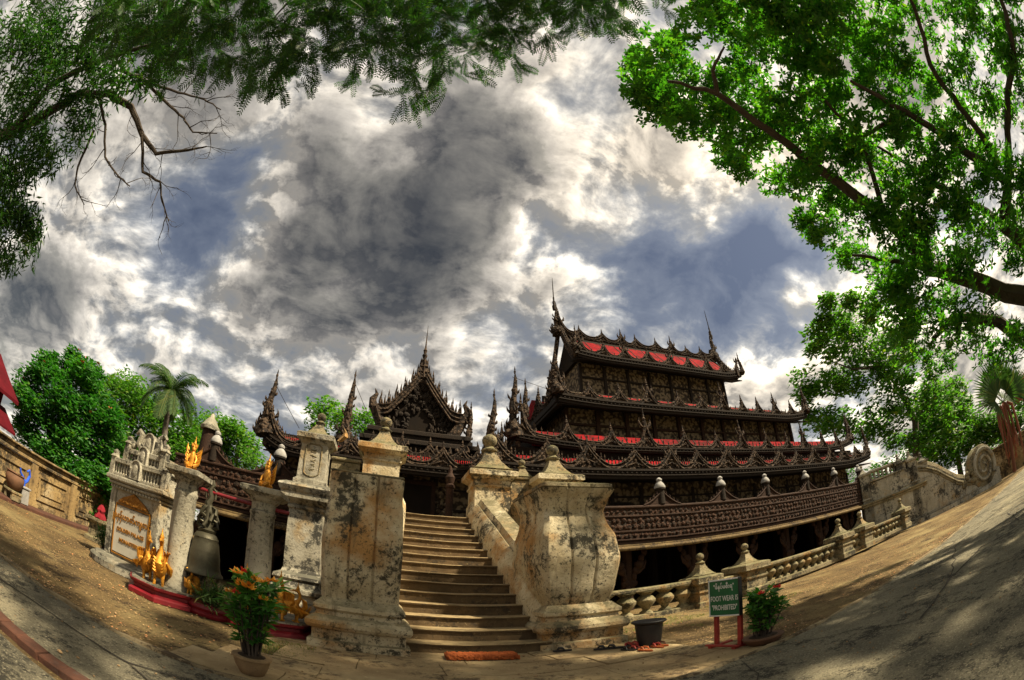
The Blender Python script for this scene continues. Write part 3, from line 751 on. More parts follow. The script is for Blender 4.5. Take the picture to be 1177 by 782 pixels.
mb = MB(); mb.box(PX0 + 1, PX1 - 1, 20.5, 20.8, -.1, 2.6); mb.box(PX1 - 1.3, PX1 - 1.0, 13.2, 20.5, -.1, 2.54); mb.box(PX0 + 1, PX0 + 1.3, 13.4, 20.5, -.1, 2.54); mp(mb, 'underfloor_blocker', 'teak_dark')  # added dark walls, blocking the light seen through between the posts
# --- main wall of the gallery storey, dark panels in place of window holes, entrance
WY = 15.3
mb = MB(); mb.box(-4.0, 3.3, WY, WY + 9, 2.85, 4.93); mb.box(3.301, 26.2, WY, WY + 12, 2.85, 5.9)
mp(mb, 'gallery_wall', 'lattice')
mb = MB()
for z0, z1 in ((2.86, 3.1), (3.62, 3.70), (4.35, 4.42)):
    mb.bbox(-4.0, 26.2, WY - .07, WY - .003, z0, z1, .015)
x = -3.9
while x < 26.2:
    mb.bbox(x, x + .16, WY - .09, WY - .073, 2.86, 4.75, .006); x += 1.36
mp(mb, 'wall_rail', 'teak')
for x in (8.9, 11.35, 13.9, 16.8, 19.5, 21.9, 24.3):
    mb = MB(); mb.bbox(x - .33, x + .33, WY - .12, WY - .095, 3.56, 4.16, .008); f = mp(mb, 'window_frame', 'teak')
    mb = MB(); mb.box(x - .24, x + .24, WY - .13, WY - .122, 3.65, 4.07); mp(mb, 'window_dark_panel', 'teak_dark', f)  # solid dark panel, painting the shade inside the window
mb = MB(); mb.bbox(.30, 1.62, WY - .16, WY - .098, 2.86, 4.62, .02); dfr = mp(mb, 'door_frame', 'teak_red')
mb = MB(); mb.box(.44, 1.48, WY - .17, WY - .163, 2.87, 4.45); mp(mb, 'door_dark_panel', 'teak_dark', dfr)  # solid dark panel painted as the unlit doorway
mb = MB(); rnd = random.Random(3)
for k in range(60):
    mb.blob((1.66 + rnd.uniform(0, .55), WY - .12, 2.95 + rnd.uniform(0, 1.5)), (rnd.uniform(.05, .10), .05, rnd.uniform(.05, .10)), 6, 4)
mp(mb, 'carved_screen', 'lattice')
mb = MB(); mb.lathe(1.80, 12.9, [(.15, 2.85), (.15, 3.0), (.11, 3.05), (.11, 3.95), (.14, 3.98), (.14, 4.06), (.10, 4.10), (.13, 4.2), (.15, 4.3), (.09, 4.4), (.06, 4.46), (.07, 4.52), (.02, 4.66)], 10)
mp(mb, 'newel_post', 'teak_red', None, True)
mb = MB(); mb.lathe(-6.05, 13.2, [(.26, 2.85), (.24, 4.62)], 10); pp = mp(mb, 'corner_post', 'teak_red', None, True)
mb = MB(); mb.lathe(-6.05, 13.2, [(.34, 4.622), (.36, 4.72), (.28, 4.80), (.17, 4.98), (.10, 5.04), (.06, 5.16), (.02, 5.2)], 12); mp(mb, 'post_cap', 'stucco_grey', pp, True)
# --- carved eave crests -------------------------------------------------------------------------
def crest(mb, x0, x1, bays, y, z, hp, hs, major=2, majh=1.5, up=(0, 0), spin=5, seed=0, solid=.55, thick=.09, spike=.6, ex=2.3):
    """hanging-garland crest between flame peaks along +x; z the foot, hp the peak height, hs the sag height"""
    rnd = random.Random(seed); w = (x1 - x0) / bays
    def lift(x):
        t = (x - x0) / (x1 - x0)
        return up[0] * max(0, 1 - t * 6) ** 2 + up[1] * max(0, 1 - (1 - t) * 6) ** 2
    def ph(i):
        h = hp * (majh if i % major == 0 else 1.0)
        return h * rnd.uniform(.88, 1.12)
    hts = [ph(i) for i in range(bays + 1)]
    XB = [x0 + i * (x1 - x0) / bays + (rnd.uniform(-.11, .11) * (x1 - x0) / bays if 0 < i < bays else 0) for i in range(bays + 1)]
    for b in range(bays):
        xa = XB[b]; w = XB[b + 1] - xa
        n = 18; top = []
        for k in range(n + 1):
            t = k / n
            ha, hb = hts[b], hts[b + 1]
            u = (1 - t / .5) if t < .5 else (t - .5) / .5
            h = hs + ((ha if t < .5 else hb) - hs) * u ** ex
            x = xa + w * t; top.append((x, z + h + lift(x)))
        mb.strip(top, [(x, z + lift(x) - .02) for x, _ in top], y, y + thick)
        mb.tube([(x, y - .03, zz) for x, zz in top], .032, 6)
        mb.tube([(x, y - .05, zz - .13 - .05 * hp) for x, zz in top], .035, 5)
        mb.tube([(x, y - .03, z + lift(x) + (zz - z - lift(x)) * solid * .6) for x, zz in top], .030, 5)
        # flames climbing towards the peaks
        for k in range(1, n):
            t = k / n
            if abs(t - .5) < .17: continue
            if rnd.random() < .13: continue
            x, zz = top[k]; s = -1 if t < .5 else 1
            L = (.13 + .20 * abs(t - .5) * 2) * hp * .55
            mb.flame((x, y, zz - .02), (x + s * L * .35, y + rnd.uniform(-.03, .03), zz + L * rnd.uniform(.8, 1.15)), .08, .07, (-s * .035, 0, 0))
        # turned spindles standing in the sag
        for k in range(spin):
            t = .5 + (k - (spin - 1) / 2) * .52 / max(1, spin)
            q = min(n - 1, int(t * n)); x = xa + w * t; zz = top[q][1]
            h = (.24 + .12 * (k % 2)) * hp ** .5
            mb.lathe(x, y + .02, [(.022, zz - .02), (.034, zz + h * .2), (.018, zz + h * .45), (.036, zz + h * .6), (.022, zz + h * .75), (.008, zz + h)], 5)
        # relief knots on the panel near the peaks
        for k in range(22):
            t = rnd.choice((rnd.uniform(.0, .30), rnd.uniform(.70, 1.0)))
            q = min(n, int(t * n)); x, zz = top[q]; zb = z + lift(x)
            r = rnd.uniform(.035, .075) * (hp ** .5)
            mb.blob((x, y - .03, zb + (zz - zb) * rnd.uniform(.1, .85)), (r, .05, r * rnd.uniform(.7, 1.3)), 5, 4)
    for i in range(bays + 1):     # peak spires
        x = XB[i]; zt = z + hts[i] + lift(x); sp = spike * hts[i] / hp
        mb.lathe(x, y + thick * .5, [(.10, zt - .20), (.12, zt - .10), (.06, zt), (.09, zt + sp * .14), (.045, zt + sp * .26), (.06, zt + sp * .36), (.03, zt + sp * .5), (.042, zt + sp * .6), (.010, zt + sp)], 6)
        if i % major == 0:
            for s in (-1, 1):
                mb.flame((x + s * .10, y, zt - .45 * hp), (x + s * .34 * hp, y, zt + .12), .16, .1, (s * .10, 0, -.05))
def horn(mb, x, y, z, h, dx=-.12, dy=0.0, wd=.30, seed=0):
    """upswept corner piece: a knobbly carved figure-like post on a swirling foot, ending in a thin pin"""
    rnd = random.Random(seed); n = 20; pts = []; rad = []
    for k in range(n + 1):
        t = k / n
        pts.append(Vector((x + dx * h * (math.sin(t * 5.2) * .55 + t * .7), y + dy * h * t, z + h * t)))
        body = .62 * (1 - smoothstep(t / .35)) + .34 + .20 * math.exp(-((t - .48) / .10) ** 2) + .14 * math.exp(-((t - .70) / .06) ** 2)
        rad.append(wd * body * (1 - .55 * t) * (1 if t < .86 else max(.1, (1 - t) / .14)) + .012)
    mb.tube(pts, rad, 8)
    for k in range(1, n - 1):
        p = pts[k]; r = rad[k]
        for q in range(2 if k < 12 else 1):
            a = rnd.uniform(PI, 2 * PI); d = Vector((math.cos(a), math.sin(a), 0)) * r * .85
            mb.blob(p + d, (r * .45, r * .4, r * rnd.uniform(.35, .6)), 5, 4)
        if k % 2 and k < 15:
            s = rnd.choice((-1, 1)); d = Vector((s * r * .8, 0, 0)); L = rnd.uniform(.14, .26) * wd / .33
            mb.flame(p + d, p + d + Vector((s * L * .45, 0, L)), .10, .09, (s * .04, 0, 0))
    for s in (-1, 1):
        for k in range(3):
            mb.flame((x + s * wd * .5, y, z + .05 + .12 * k), (x + s * wd * (1.5 - .3 * k), y, z + .32 + .22 * k), .17, .12, (s * .10, 0, -.05))
    p = pts[-1]
    mb.lathe(p.x, p.y, [(.03, p.z - .1), (.05, p.z), (.022, p.z + .06), (.03, p.z + .10), (.005, p.z + .24)], 5)
def fascia(x0, x1, y, z, h, up=(0, 0), dep=.16, name='fascia', m='teak', par=None):
    mb = MB(); n = 36
    def lift(x):
        t = (x - x0) / (x1 - x0)
        return up[0] * max(0, 1 - t * 6) ** 2 + up[1] * max(0, 1 - (1 - t) * 6) ** 2
    X = [x0 + (x1 - x0) * k / n for k in range(n + 1)]
    for za, zb, d in ((0, .30, .02), (.31, .42, .09), (.43, .78, .0), (.79, 1.0, .07)):
        mb.strip([(x, z + h * zb + lift(x)) for x in X], [(x, z + h * za + lift(x)) for x in X], y - d, y + dep)
    x = x0 + .08
    while x < x1:     # bead row
        mb.blob((x, y - .02, z + h * .60 + lift(x)), (.05, .05, h * .12), 5, 4); x += .20
    return mp(mb, name, m, par)
def soffit(x0, x1, ya, za, yb, zb, m='teak_dark', name='soffit'):
    mb = MB(); mb.add([(x0, ya, za), (x1, ya, za), (x1, yb, zb), (x0, yb, zb), (x0, ya, za + .06), (x1, ya, za + .06), (x1, yb, zb + .06), (x0, yb, zb + .06)],
                      [(0, 3, 2, 1), (4, 5, 6, 7), (0, 1, 5, 4), (1, 2, 6, 5), (2, 3, 7, 6), (3, 0, 4, 7)])
    return mp(mb, name, m)
def redstrip(x0, x1, ya, za, yb, zb, slots=True):
    mb = MB(); t = .06
    mb.add([(x0, ya, za), (x1, ya, za), (x1, yb, zb), (x0, yb, zb), (x0, ya + t, za - t), (x1, ya + t, za - t), (x1, yb + t, zb - t), (x0, yb + t, zb - t)],
           [(0, 1, 2, 3), (7, 6, 5, 4), (0, 4, 5, 1), (1, 5, 6, 2), (2, 6, 7, 3), (3, 7, 4, 0)])
    o = mp(mb, 'red_roof', 'red_roof')
    if slots:
        x = x0 + .5
        while x < x1:
            mb = MB()
            mb.add([(x, ya - .02, za), (x + .045, ya - .02, za), (x + .045, yb - .02, zb), (x, yb - .02, zb), (x, ya + .02, za), (x + .045, ya + .02, za), (x + .045, yb + .02, zb), (x, yb + .02, zb)],
                   [(0, 1, 2, 3), (7, 6, 5, 4), (0, 4, 5, 1), (1, 5, 6, 2), (2, 6, 7, 3), (3, 7, 4, 0)]); x += .95
            mp(mb, 'rafter', 'teak', o)
    return o
# --- tier A, the long lowest eave: main hall part and the entrance wing
fascia(3.3, 27.0, 13.6, 4.72, .38, (.05, .35))
soffit(3.3, 27.0, 13.62, 4.74, 15.3, 5.0)
mb = MB(); crest(mb, 3.4, 26.9, 14, 13.62, 5.10, .78, .14, 2, 1.10, (.05, .35), 7, 1, spike=.18, ex=1.9); mp(mb, 'eave_crest', 'teak_crest')
redstrip(3.5, 26.8, 13.95, 5.15, 14.7, 5.75)
fascia(-4.45, 3.25, 14.35, 4.62, .34, (.40, .25))
soffit(-4.4, 3.25, 14.37, 4.64, 15.4, 4.9)
mb = MB(); crest(mb, -4.35, 3.2, 5, 14.37, 4.96, .56, .12, 2, 1.15, (.40, .25), 11, 2, spike=.2); mp(mb, 'eave_crest', 'teak_crest')
redstrip(-4.2, 3.1, 14.6, 5.0, 15.2, 5.5)
mb = MB(); mb.box(-4.2, 3.2, 15.25, 24, 4.9, 5.62); mp(mb, 'roof', 'teak_dark')
# --- tier B
fascia(4.4, 27.0, 14.8, 6.12, .26, (.25, .45))
mb = MB(); mb.box(3.6, 26.8, 14.95, 26, 5.2, 6.15); mp(mb, 'roof', 'teak_dark')
mb = MB(); crest(mb, 4.6, 26.8, 12, 14.82, 6.38, .74, .12, 3, 1.6, (.25, .45), 4, 3, spike=.36, ex=4.5); mp(mb, 'eave_crest', 'teak_crest')
redstrip(5.2, 26.2, 15.3, 6.42, 15.75, 7.12)
mb = MB(); mb.box(5.4, 26.0, 15.76, 26, 6.2, 7.10); mp(mb, 'roof', 'teak_dark')
# --- second storey
mb = MB(); mb.box(7.3, 22.7, 16.9, 25, 6.8, 9.6); mp(mb, 'storey_wall', 'lattice')
mb = MB(); x = 7.3
while x < 22.8:
    mb.bbox(x - .09, x + .09, 16.76, 16.895, 7.0, 8.75, .02); x += 1.54
mb.bbox(7.25, 22.75, 16.80, 16.897, 7.95, 8.05, .01)
mp(mb, 'wall_post', 'teak_red')
fascia(6.55, 23.45, 15.8, 8.42, .40, (.12, .30))
soffit(6.55, 23.45, 15.82, 8.44, 16.95, 8.8)
mb = MB(); crest(mb, 6.6, 23.4, 11, 15.82, 8.82, .64, .10, 3, 1.55, (.12, .30), 2, 4, spike=.36, ex=3.2); mp(mb, 'eave_crest', 'teak_crest')
redstrip(8.6, 21.2, 16.3, 8.86, 16.75, 9.5)
mb = MB(); mb.prism([(15.95, 8.82), (19.6, 10.5), (19.6, 8.82)], 7.2, 22.8, 'x'); mp(mb, 'roof', 'teak_dark')
# left end of tier C: fascia, soffit and crest running back
def side(x, y0, y1, fn):
    """build with fn(mb) along a line running back from (x, y0): local +x becomes world +y, the face looks to -x"""
    mb = MB(Matrix.Translation((x, 0, 0)) @ Matrix(((0, 1, 0, 0), (1, 0, 0, 0), (0, 0, 1, 0), (0, 0, 0, 1)))); fn(mb); return mb
mp(side(6.5, 15.9, 25, lambda mb: (mb.bbox(15.9, 25, 0, .2, 8.42, 8.55, .02), mb.bbox(15.9, 25, -.05, .2, 8.553, 8.82, .02))), 'side_fascia', 'teak')
mp(side(6.5, 15.9, 25, lambda mb: crest(mb, 15.95, 25, 4, 0, 8.82, .95, .16, 2, 1.25, (.1, .1), 2, 6, spike=.5)), 'side_crest', 'teak_crest')
mb = MB(); mb.add([(6.55, 15.95, 8.44), (6.55, 25, 8.44), (7.3, 25, 8.8), (7.3, 16.9, 8.8), (6.55, 15.95, 8.5), (6.55, 25, 8.5), (7.3, 25, 8.86), (7.3, 16.9, 8.86)], [(0, 1, 2, 3), (7, 6, 5, 4), (0, 4, 5, 1), (1, 5, 6, 2), (2, 6, 7, 3), (3, 7, 4, 0)]); mp(mb, 'soffit', 'teak_dark')
mp(side(4.4, 14.9, 26, lambda mb: (mb.bbox(14.9, 26, 0, .2, 6.12, 6.38, .02), crest(mb, 15, 26, 4, 0, 6.38, 1.0, .2, 2, 1.2, (.2, .1), 2, 7, spike=.5))), 'side_crest', 'teak_crest')
mp(side(3.3, 13.7, 15.3, lambda mb: (mb.bbox(13.7, 15.3, 0, .2, 4.76, 5.10, .02),)), 'side_fascia', 'teak')
mp(side(-4.5, 14.4, 24, lambda mb: (mb.bbox(14.4, 24, 0, .2, 4.85, 5.2, .02), crest(mb, 14.5, 24, 4, 0, 5.2, .6, .12, 2, 1.2, (.2, .1), 3, 8, spike=.3))), 'side_crest', 'teak_crest')
# red gable sliver at the left end of tier C
mb = MB(); mb.prism([(16.9, 8.85), (20.5, 10.6), (24.2, 8.85)], 6.95, 7.19, 'x'); mp(mb, 'red_gable', 'red_roof')
# --- third storey
mb = MB(); mb.box(9.35, 19.9, 19.5, 24, 9.2, 12.75); mp(mb, 'storey_wall', 'lattice')
mb = MB(); x = 9.4
while x < 20:
    mb.bbox(x - .08, x + .08, 19.38, 19.497, 10.2, 12.6, .02); x += 1.5
for z in (10.65, 11.75): mb.bbox(9.3, 19.95, 19.40, 19.498, z, z + .09, .01)
mp(mb, 'wall_post', 'teak')
fascia(8.9, 20.9, 18.5, 12.32, .42, (.15, .32))
soffit(8.9, 20.9, 18.52, 12.34, 19.55, 12.7)
mb = MB(); crest(mb, 9.0, 20.8, 8, 18.52, 12.74, .70, .10, 2, 1.25, (.15, .32), 1, 9, spike=.14, ex=2.6); mp(mb, 'eave_crest', 'teak_crest')
redstrip(9.5, 19.8, 18.78, 13.02, 19.80, 14.26)
# top roof slopes (dark boarding above the red strip) and the ridge crest
mb = MB(); mb.prism([(18.6, 12.72), (20.5, 15.0), (22.4, 12.72)], 9.15, 20.3, 'x'); mp(mb, 'roof', 'teak_dark')
mb = MB(); crest(mb, 8.7, 20.6, 9, 20.2, 14.60, .70, .34, 3, 1.35, (.45, .45), 0, 10, spike=.38, thick=.14); mp(mb, 'ridge_crest', 'teak_crest')
# gable ends with carved bargeboards
for xg, s in ((8.8, 1), (20.5, -1)):
    mb = MB(); mb.prism([(18.75, 12.7), (20.5, 15.25), (22.25, 12.7)], xg + s * .45, xg + s * .50, 'x'); gb = mp(mb, 'gable', 'teak_dark')
    for d in (-1, 1):
        mb = MB(); n = 14; rs = []; P = []
        for k in range(n + 1):
            t = k / n
            y = 20.5 + d * (2.1 * t + .05); z = 15.75 - 3.15 * t + .35 * math.sin(PI * t) * -1 + (.55 * max(0, t - .8) / .2)
            P.append((y, z)); rs.append([(xg - .07, y, z), (xg + .07, y, z), (xg + .07, y, z - .55), (xg - .07, y, z - .55)])
        mb.rings(rs)
        for dz, r in ((0, .06), (-.20, .04), (-.40, .04), (-.55, .05)):
            mb.tube([(xg - s * .07, y, z + dz) for y, z in P], r, 5)
        for k in range(1, n):
            y, z = P[k]
            c = Vector((xg, y, z)); mb.flame(c, c + Vector((0, -d * .06, .42)), .14, .10)
            mb.blob((xg - s * .09, y, z - .30), (.05, .09, .10), 5, 4)
        mp(mb, 'bargeboard', 'teak_crest')
    mb = MB(); horn(mb, xg - s * .15, 20.4, 14.9, 2.1, -.06 * s, 0, .38, 31); hn = mp(mb, 'gable_horn', 'teak_crest')
    mb = MB(); mb.lathe(xg - s * .30, 20.4, [(.10, 16.6), (.13, 16.9), (.07, 17.0), (.10, 17.2), (.05, 17.3), (.06, 17.5), (.035, 17.6), (.03, 18.4), (.012, 19.1)], 7); mp(mb, 'spire', 'teak', hn, True)
mb = MB(); horn(mb, 20.95, 18.5, 12.9, 1.35, .12, 0, .24, 33); mp(mb, 'corner_horn', 'teak_crest')
mb = MB(); horn(mb, 8.85, 18.5, 12.9, 1.3, -.10, 0, .24, 34); mp(mb, 'corner_horn', 'teak_crest')
# corner horns of the lower tiers
for k, (x, y, z, h, dx, wd) in enumerate(((6.5, 15.8, 8.9, 2.0, -.07, .34), (6.5, 24.9, 8.9, 1.8, -.07, .34), (23.5, 15.8, 9.1, 1.7, .10, .30), (4.45, 15.0, 6.5, 2.75, -.06, .36), (5.25, 16.2, 7.0, 2.4, -.05, .34), (3.35, 13.8, 5.15, 2.45, -.08, .33),
                                          (3.05, 16.6, 6.0, 2.2, -.05, .3), (27.0, 13.8, 5.4, 2.0, .1, .3), (27.0, 14.9, 6.8, 1.8, .1, .3), (-4.45, 14.45, 5.2, 2.25, -.07, .36), (-1.75, 15.9, 5.6, 3.0, -.03, .36), (7.3, 18.2, 9.6, 1.7, -.06, .3))):
    mb = MB(); horn(mb, x, y, z, h, dx, 0, wd, 40 + k); mp(mb, 'corner_horn', 'teak_crest')
# --- entrance pavilion: boxed base, steep carved gable with curled ends, tall finial
gx, gy = .97, 16.9
mb = MB(); mb.box(gx - 2.1, gx + 2.1, 16.2, 24, 5.6, 6.55); mb.bbox(gx - 2.25, gx + 2.25, 15.98, 16.4, 6.15, 6.35, .03); mb.bbox(gx - 2.0, gx + 2.0, 16.1, 24, 6.553, 6.75, .03); mp(mb, 'pavilion_base', 'teak')
mb = MB(); crest(mb, gx - 2.9, gx + 2.7, 5, 15.7, 5.62, .45, .1, 2, 1.2, (.3, .3), 3, 14, spike=.3); mp(mb, 'eave_crest', 'teak_crest')
mb = MB(); mb.prism([(gx - 1.50, 6.7), (gx + 1.50, 6.7), (gx + 1.62, 7.45), (gx + .80, 8.45), (gx, 9.42), (gx - .80, 8.45), (gx - 1.62, 7.45)], gy - .02, 23.5); mp(mb, 'gable_core', 'teak_dark')
mb = MB(); rnd = random.Random(12)
for k in range(230):
    z = rnd.uniform(6.75, 9.1); hwid = 1.45 * (1 - max(0, z - 7.4) / 1.95) ** .9 if z > 7.4 else 1.45
    x = gx + rnd.uniform(-1, 1) * hwid * .95
    if abs(x - gx) < .36 and 6.9 < z < 7.75: continue
    if k % 2: mb.blob((x, gy - .07, z), (rnd.uniform(.05, .13), .09, rnd.uniform(.05, .13)), 6, 4)
    else: mb.flame((x, gy - .08, z), (x + rnd.uniform(-.12, .12), gy - .10, z + rnd.uniform(.16, .32)), .13, .11, (rnd.uniform(-.05, .05), 0, 0))
mp(mb, 'gable_carving', 'teak')
for d in (-1, 1):
    mb = MB(); n = 16; P = []; rs = []
    for k in range(n + 1):
        t = k / n
        x = gx + d * (.12 + 1.62 * t); z = 9.50 - 2.20 * t ** .92 + .95 * max(0, t - .68) ** 1.2 * 2.2
        P.append((x, z)); hh = .42 - .1 * t
        rs.append([(x, gy - .25, z), (x, gy + .1, z), (x, gy + .1, z - hh), (x, gy - .25, z - hh)])
    mb.rings(rs)
    for dz in (0, -.2, -.38): mb.tube([(x, gy - .27, z + dz) for x, z in P], .045, 5)
    for k in range(1, n):
        x, z = P[k]; L = .30 + .18 * (k % 2)
        mb.flame((x, gy - .1, z), (x + d * .03, gy - .1, z + L), .10, .10, (d * .02, 0, 0))
        if k % 3 == 0: mb.lathe(x, gy, [(.05, z - .05), (.035, z + .2), (.055, z + .3), (.02, z + .45), (.04, z + .52), (.006, z + .75)], 5)
    x, z = P[-1]
    mb.tube([(x, gy - .1, z - .15), (x + d * .18, gy - .1, z - .05), (x + d * .22, gy - .1, z + .25), (x + d * .08, gy - .1, z + .5), (x + d * .18, gy - .1, z + .72)], [.22, .20, .15, .08, .015], 7)
    # hanging end bracket below the curl
    mb.tube([(x + d * .05, gy - .1, z - .1), (x - d * .10, gy - .1, z - .5), (x - d * .35, gy - .1, z - .95), (x - d * .25, gy - .1, z - 1.2)], [.25, .22, .26, .12], 7)
    mp(mb, 'bargeboard', 'teak_crest')
mb = MB()
for k in range(4):
    z = 9.05 + k * .30; r = .40 - k * .085
    mb.sq(gx, gy + .3, [(r, z), (r + .05, z + .05), (r + .01, z + .1), (r * .75, z + .27)])
    for a in range(8):
        c = Vector((gx + r * 1.05 * math.cos(a * PI / 4), gy + .3 + r * 1.05 * math.sin(a * PI / 4), z + .06)); mb.flame(c, c + Vector((.02, 0, .30 if a % 2 else .48)), .09, .08)
mb.lathe(gx, gy + .3, [(.13, 10.2), (.17, 10.3), (.08, 10.45), (.12, 10.6), (.06, 10.7), (.09, 10.85), (.045, 10.95), (.03, 11.2), (.02, 11.6), (.006, 12.15)], 8)
mp(mb, 'pavilion_spire', 'teak_crest')
mb = MB(); mb.prism([(gx - 2.0, 6.2), (gx + 2.0, 6.2), (gx + 1.5, 7.1), (gx - 1.5, 7.1)], 17.4, 24); mp(mb, 'roof', 'teak_dark')
# guy wires of the horns
for a, b in (((-4.55, 14.4, 7.2), (-3.3, 14.6, 5.7)), ((-1.8, 15.9, 8.4), (-.8, 15.8, 6.6)), ((4.3, 15.0, 9.0), (6.2, 15.6, 8.9))):
    mb = MB(); mb.tube([a, b], .010, 4); mp(mb, 'wire', 'teak')
# ================================================================ BELL STAND
bs = thing('bell_stand', (-2.8, 7.0, 0), 'two whitewashed round pillars on red plinths joined by a red bar above the bell', 'bell stand')
def octo(mb, cx, cy, prof, rot=PI / 8, n=8):
    mb.rings([[(cx + r * math.cos(rot + 2 * PI * k / n), cy + r * math.sin(rot + 2 * PI * k / n), z) for k in range(n)] for r, z in prof])
for cx, cy, r in ((-3.62, 7.05, .80), (-1.78, 7.15, .80)):
    mb = MB(); octo(mb, cx, cy, [(r, 0), (r, .07), (r - .03, .09), (r - .10, .12), (r - .10, .17), (r - .03, .20), (r - .02, .24)], .16); mb.build('plinth', M['red_paint'], bs)
    mb = MB(); octo(mb, cx, cy, [(r - .06, .242), (r - .06, .262)], .16); mb.build('plinth_slab', M['stucco_grey'], bs)
mb = MB(); mb.lathe(-2.72, 7.05, [(.50, 0), (.52, .05), (.48, .09), (.52, .14), (.50, .21), (.45, .23)], 28); mb.build('plinth', M['red_paint'], bs, smooth=True)
for cx, cy in ((-3.40, 6.93), (-1.98, 6.98)):
    mb = MB(); mb.lathe(cx, cy, [(.24, .26), (.24, .33), (.225, .35), (.22, .9), (.205, 1.85), (.22, 1.87), (.22, 1.91), (.20, 1.93), (.205, 2.05)], 20)
    p = mb.build('pillar', M['stucco_grey'], bs, smooth=True)
    mb = MB(); mb.lathe(cx, cy, [(.21, 2.05), (.25, 2.09), (.28, 2.14)], 20); mb.sq(cx, cy, [(.26, 2.13), (.34, 2.19), (.35, 2.26), (.30, 2.28)]); mb.build('capital', M['stucco_grey'], p, smooth=False)
mb = MB(); mb.tube([(-3.5, 7.0, 2.06), (-1.55, 7.02, 1.985)], .032, 10); mb.build('crossbar', M['red_paint'], bs, smooth=True)
# carved double scroll under the bell
mb = MB()
for s in (-1, 1):
    sp = []
    for k in range(40):
        t = k / 39; a = PI * .5 + s * (-.4 + t * 2 * PI * 1.5); r = .19 * (1 - .82 * t)
        sp.append((-2.92 + s * .17 + r * math.cos(a), 6.98, .44 + r * math.sin(a)))
    mb.tube(sp, [.07 - .035 * k / 39 for k in range(40)], 7)
    mb.blob((-2.92 + s * .17, 7.05, .44), (.20, .12, .19), 10, 8)
mb.bbox(-3.2, -2.64, 6.95, 7.25, .23, .30, .02)
mb.build('scroll_support', M['stucco_dark'], bs, smooth=True)
bell = thing('bell', (-2.94, 7.0, .64), 'large dark bronze bell hanging between the two white pillars', 'bell')
mb = MB(); mb.lathe(-2.94, 7.0, [(.335, .64), (.345, .655), (.335, .69), (.305, .72), (.285, .78), (.275, .86), (.270, .98), (.262, 1.0), (.262, 1.03), (.255, 1.05), (.235, 1.18), (.215, 1.24), (.222, 1.26), (.215, 1.28), (.18, 1.335), (.10, 1.37), (.06, 1.38)], 36); mb.build('bell_body', M['bronze'], bell, smooth=True)
mb = MB(); rnd = random.Random(6)
mb.lathe(-2.94, 7.0, [(.15, 1.36), (.17, 1.40), (.10, 1.44), (.08, 1.7), (.06, 1.82)], 10)
for k in range(12):
    a = k * PI / 6; z = 1.42 + .1 * (k % 3)
    mb.tube([(-2.94 + .08 * math.cos(a), 7 + .08 * math.sin(a), z), (-2.94 + .19 * math.cos(a), 7 + .16 * math.sin(a), z + .05), (-2.94 + .15 * math.cos(a + .3), 7 + .14 * math.sin(a + .3), z + .14), (-2.94 + .06 * math.cos(a), 7 + .06 * math.sin(a), z + .18)], [.03, .035, .03, .015], 6)
mb.tube([(-2.94, 7, 1.75), (-2.98, 7, 1.86), (-2.93, 7, 1.95), (-2.97, 7, 2.08), (-2.92, 7, 2.16), (-2.94, 7, 2.24)], [.06, .07, .055, .05, .04, .02], 8)
mb.tube([(-3.03, 7, 1.93), (-3.05, 7, 2.06), (-2.95, 7, 2.12), (-2.85, 7, 2.06), (-2.86, 7, 1.93)], .022, 6)
mb.build('bell_crown', M['bronze'], bell, smooth=True)
# golden flame-winged guardian figures on the capitals
def guardian(cx, cy, z, label, rz):
    t = thing('golden_statue', (cx, cy, z), label, 'statue', rz); t.scale = (.66, .66, .84)
    mb = MB()
    mb.lathe(0, 0, [(.17, 0), (.19, .03), (.15, .05), (.17, .08), (.13, .10)], 12)
    mb.tube([(0, .02, .08), (0, .03, .18), (0, .0, .28), (0, -.02, .36), (0, -.02, .40)], [.12, .115, .10, .075, .05], 10)
    mb.blob((0, -.03, .445), (.06, .065, .065), 10, 7)
    for s in (-1, 1):
        mb.tube([(s * .07, -.02, .32), (s * .13, -.08, .24), (s * .11, -.13, .16)], [.04, .035, .025], 7)
        mb.tube([(s * .06, -.02, .12), (s * .14, -.10, .12), (s * .08, -.15, .08)], [.06, .055, .04], 7)
        for k in range(5):
            mb.flame((s * .09, .05, .14 + .06 * k), (s * (.22 + .01 * (k % 2)), .06, .28 + .07 * k), .07, .06, (s * .03, 0, -.02))
        mb.flame((s * .05, -.02, .46), (s * .10, 0, .58), .04, .05)
    mb.build('body', M['gold'], t, local=True, smooth=True)
    mb = MB()
    mb.lathe(0, -.02, [(.06, .48), (.07, .50), (.04, .54), (.045, .57), (.02, .62), (.008, .72)], 8)
    for k in range(6):
        a = k * PI / 3; mb.flame((.055 * math.cos(a), .055 * math.sin(a) - .02, .49), (.07 * math.cos(a), .07 * math.sin(a) - .02, .58), .035, .03)
    mb.build('headdress', M['gold'], t, local=True)
    return t
guardian(-3.40, 6.93, 2.28, 'golden crowned guardian figure on the capital of the pillar beside the sign shrine', .25)
guardian(-1.98, 6.98, 2.28, 'golden crouching guardian figure on the capital of the pillar nearer the staircase', -.6)
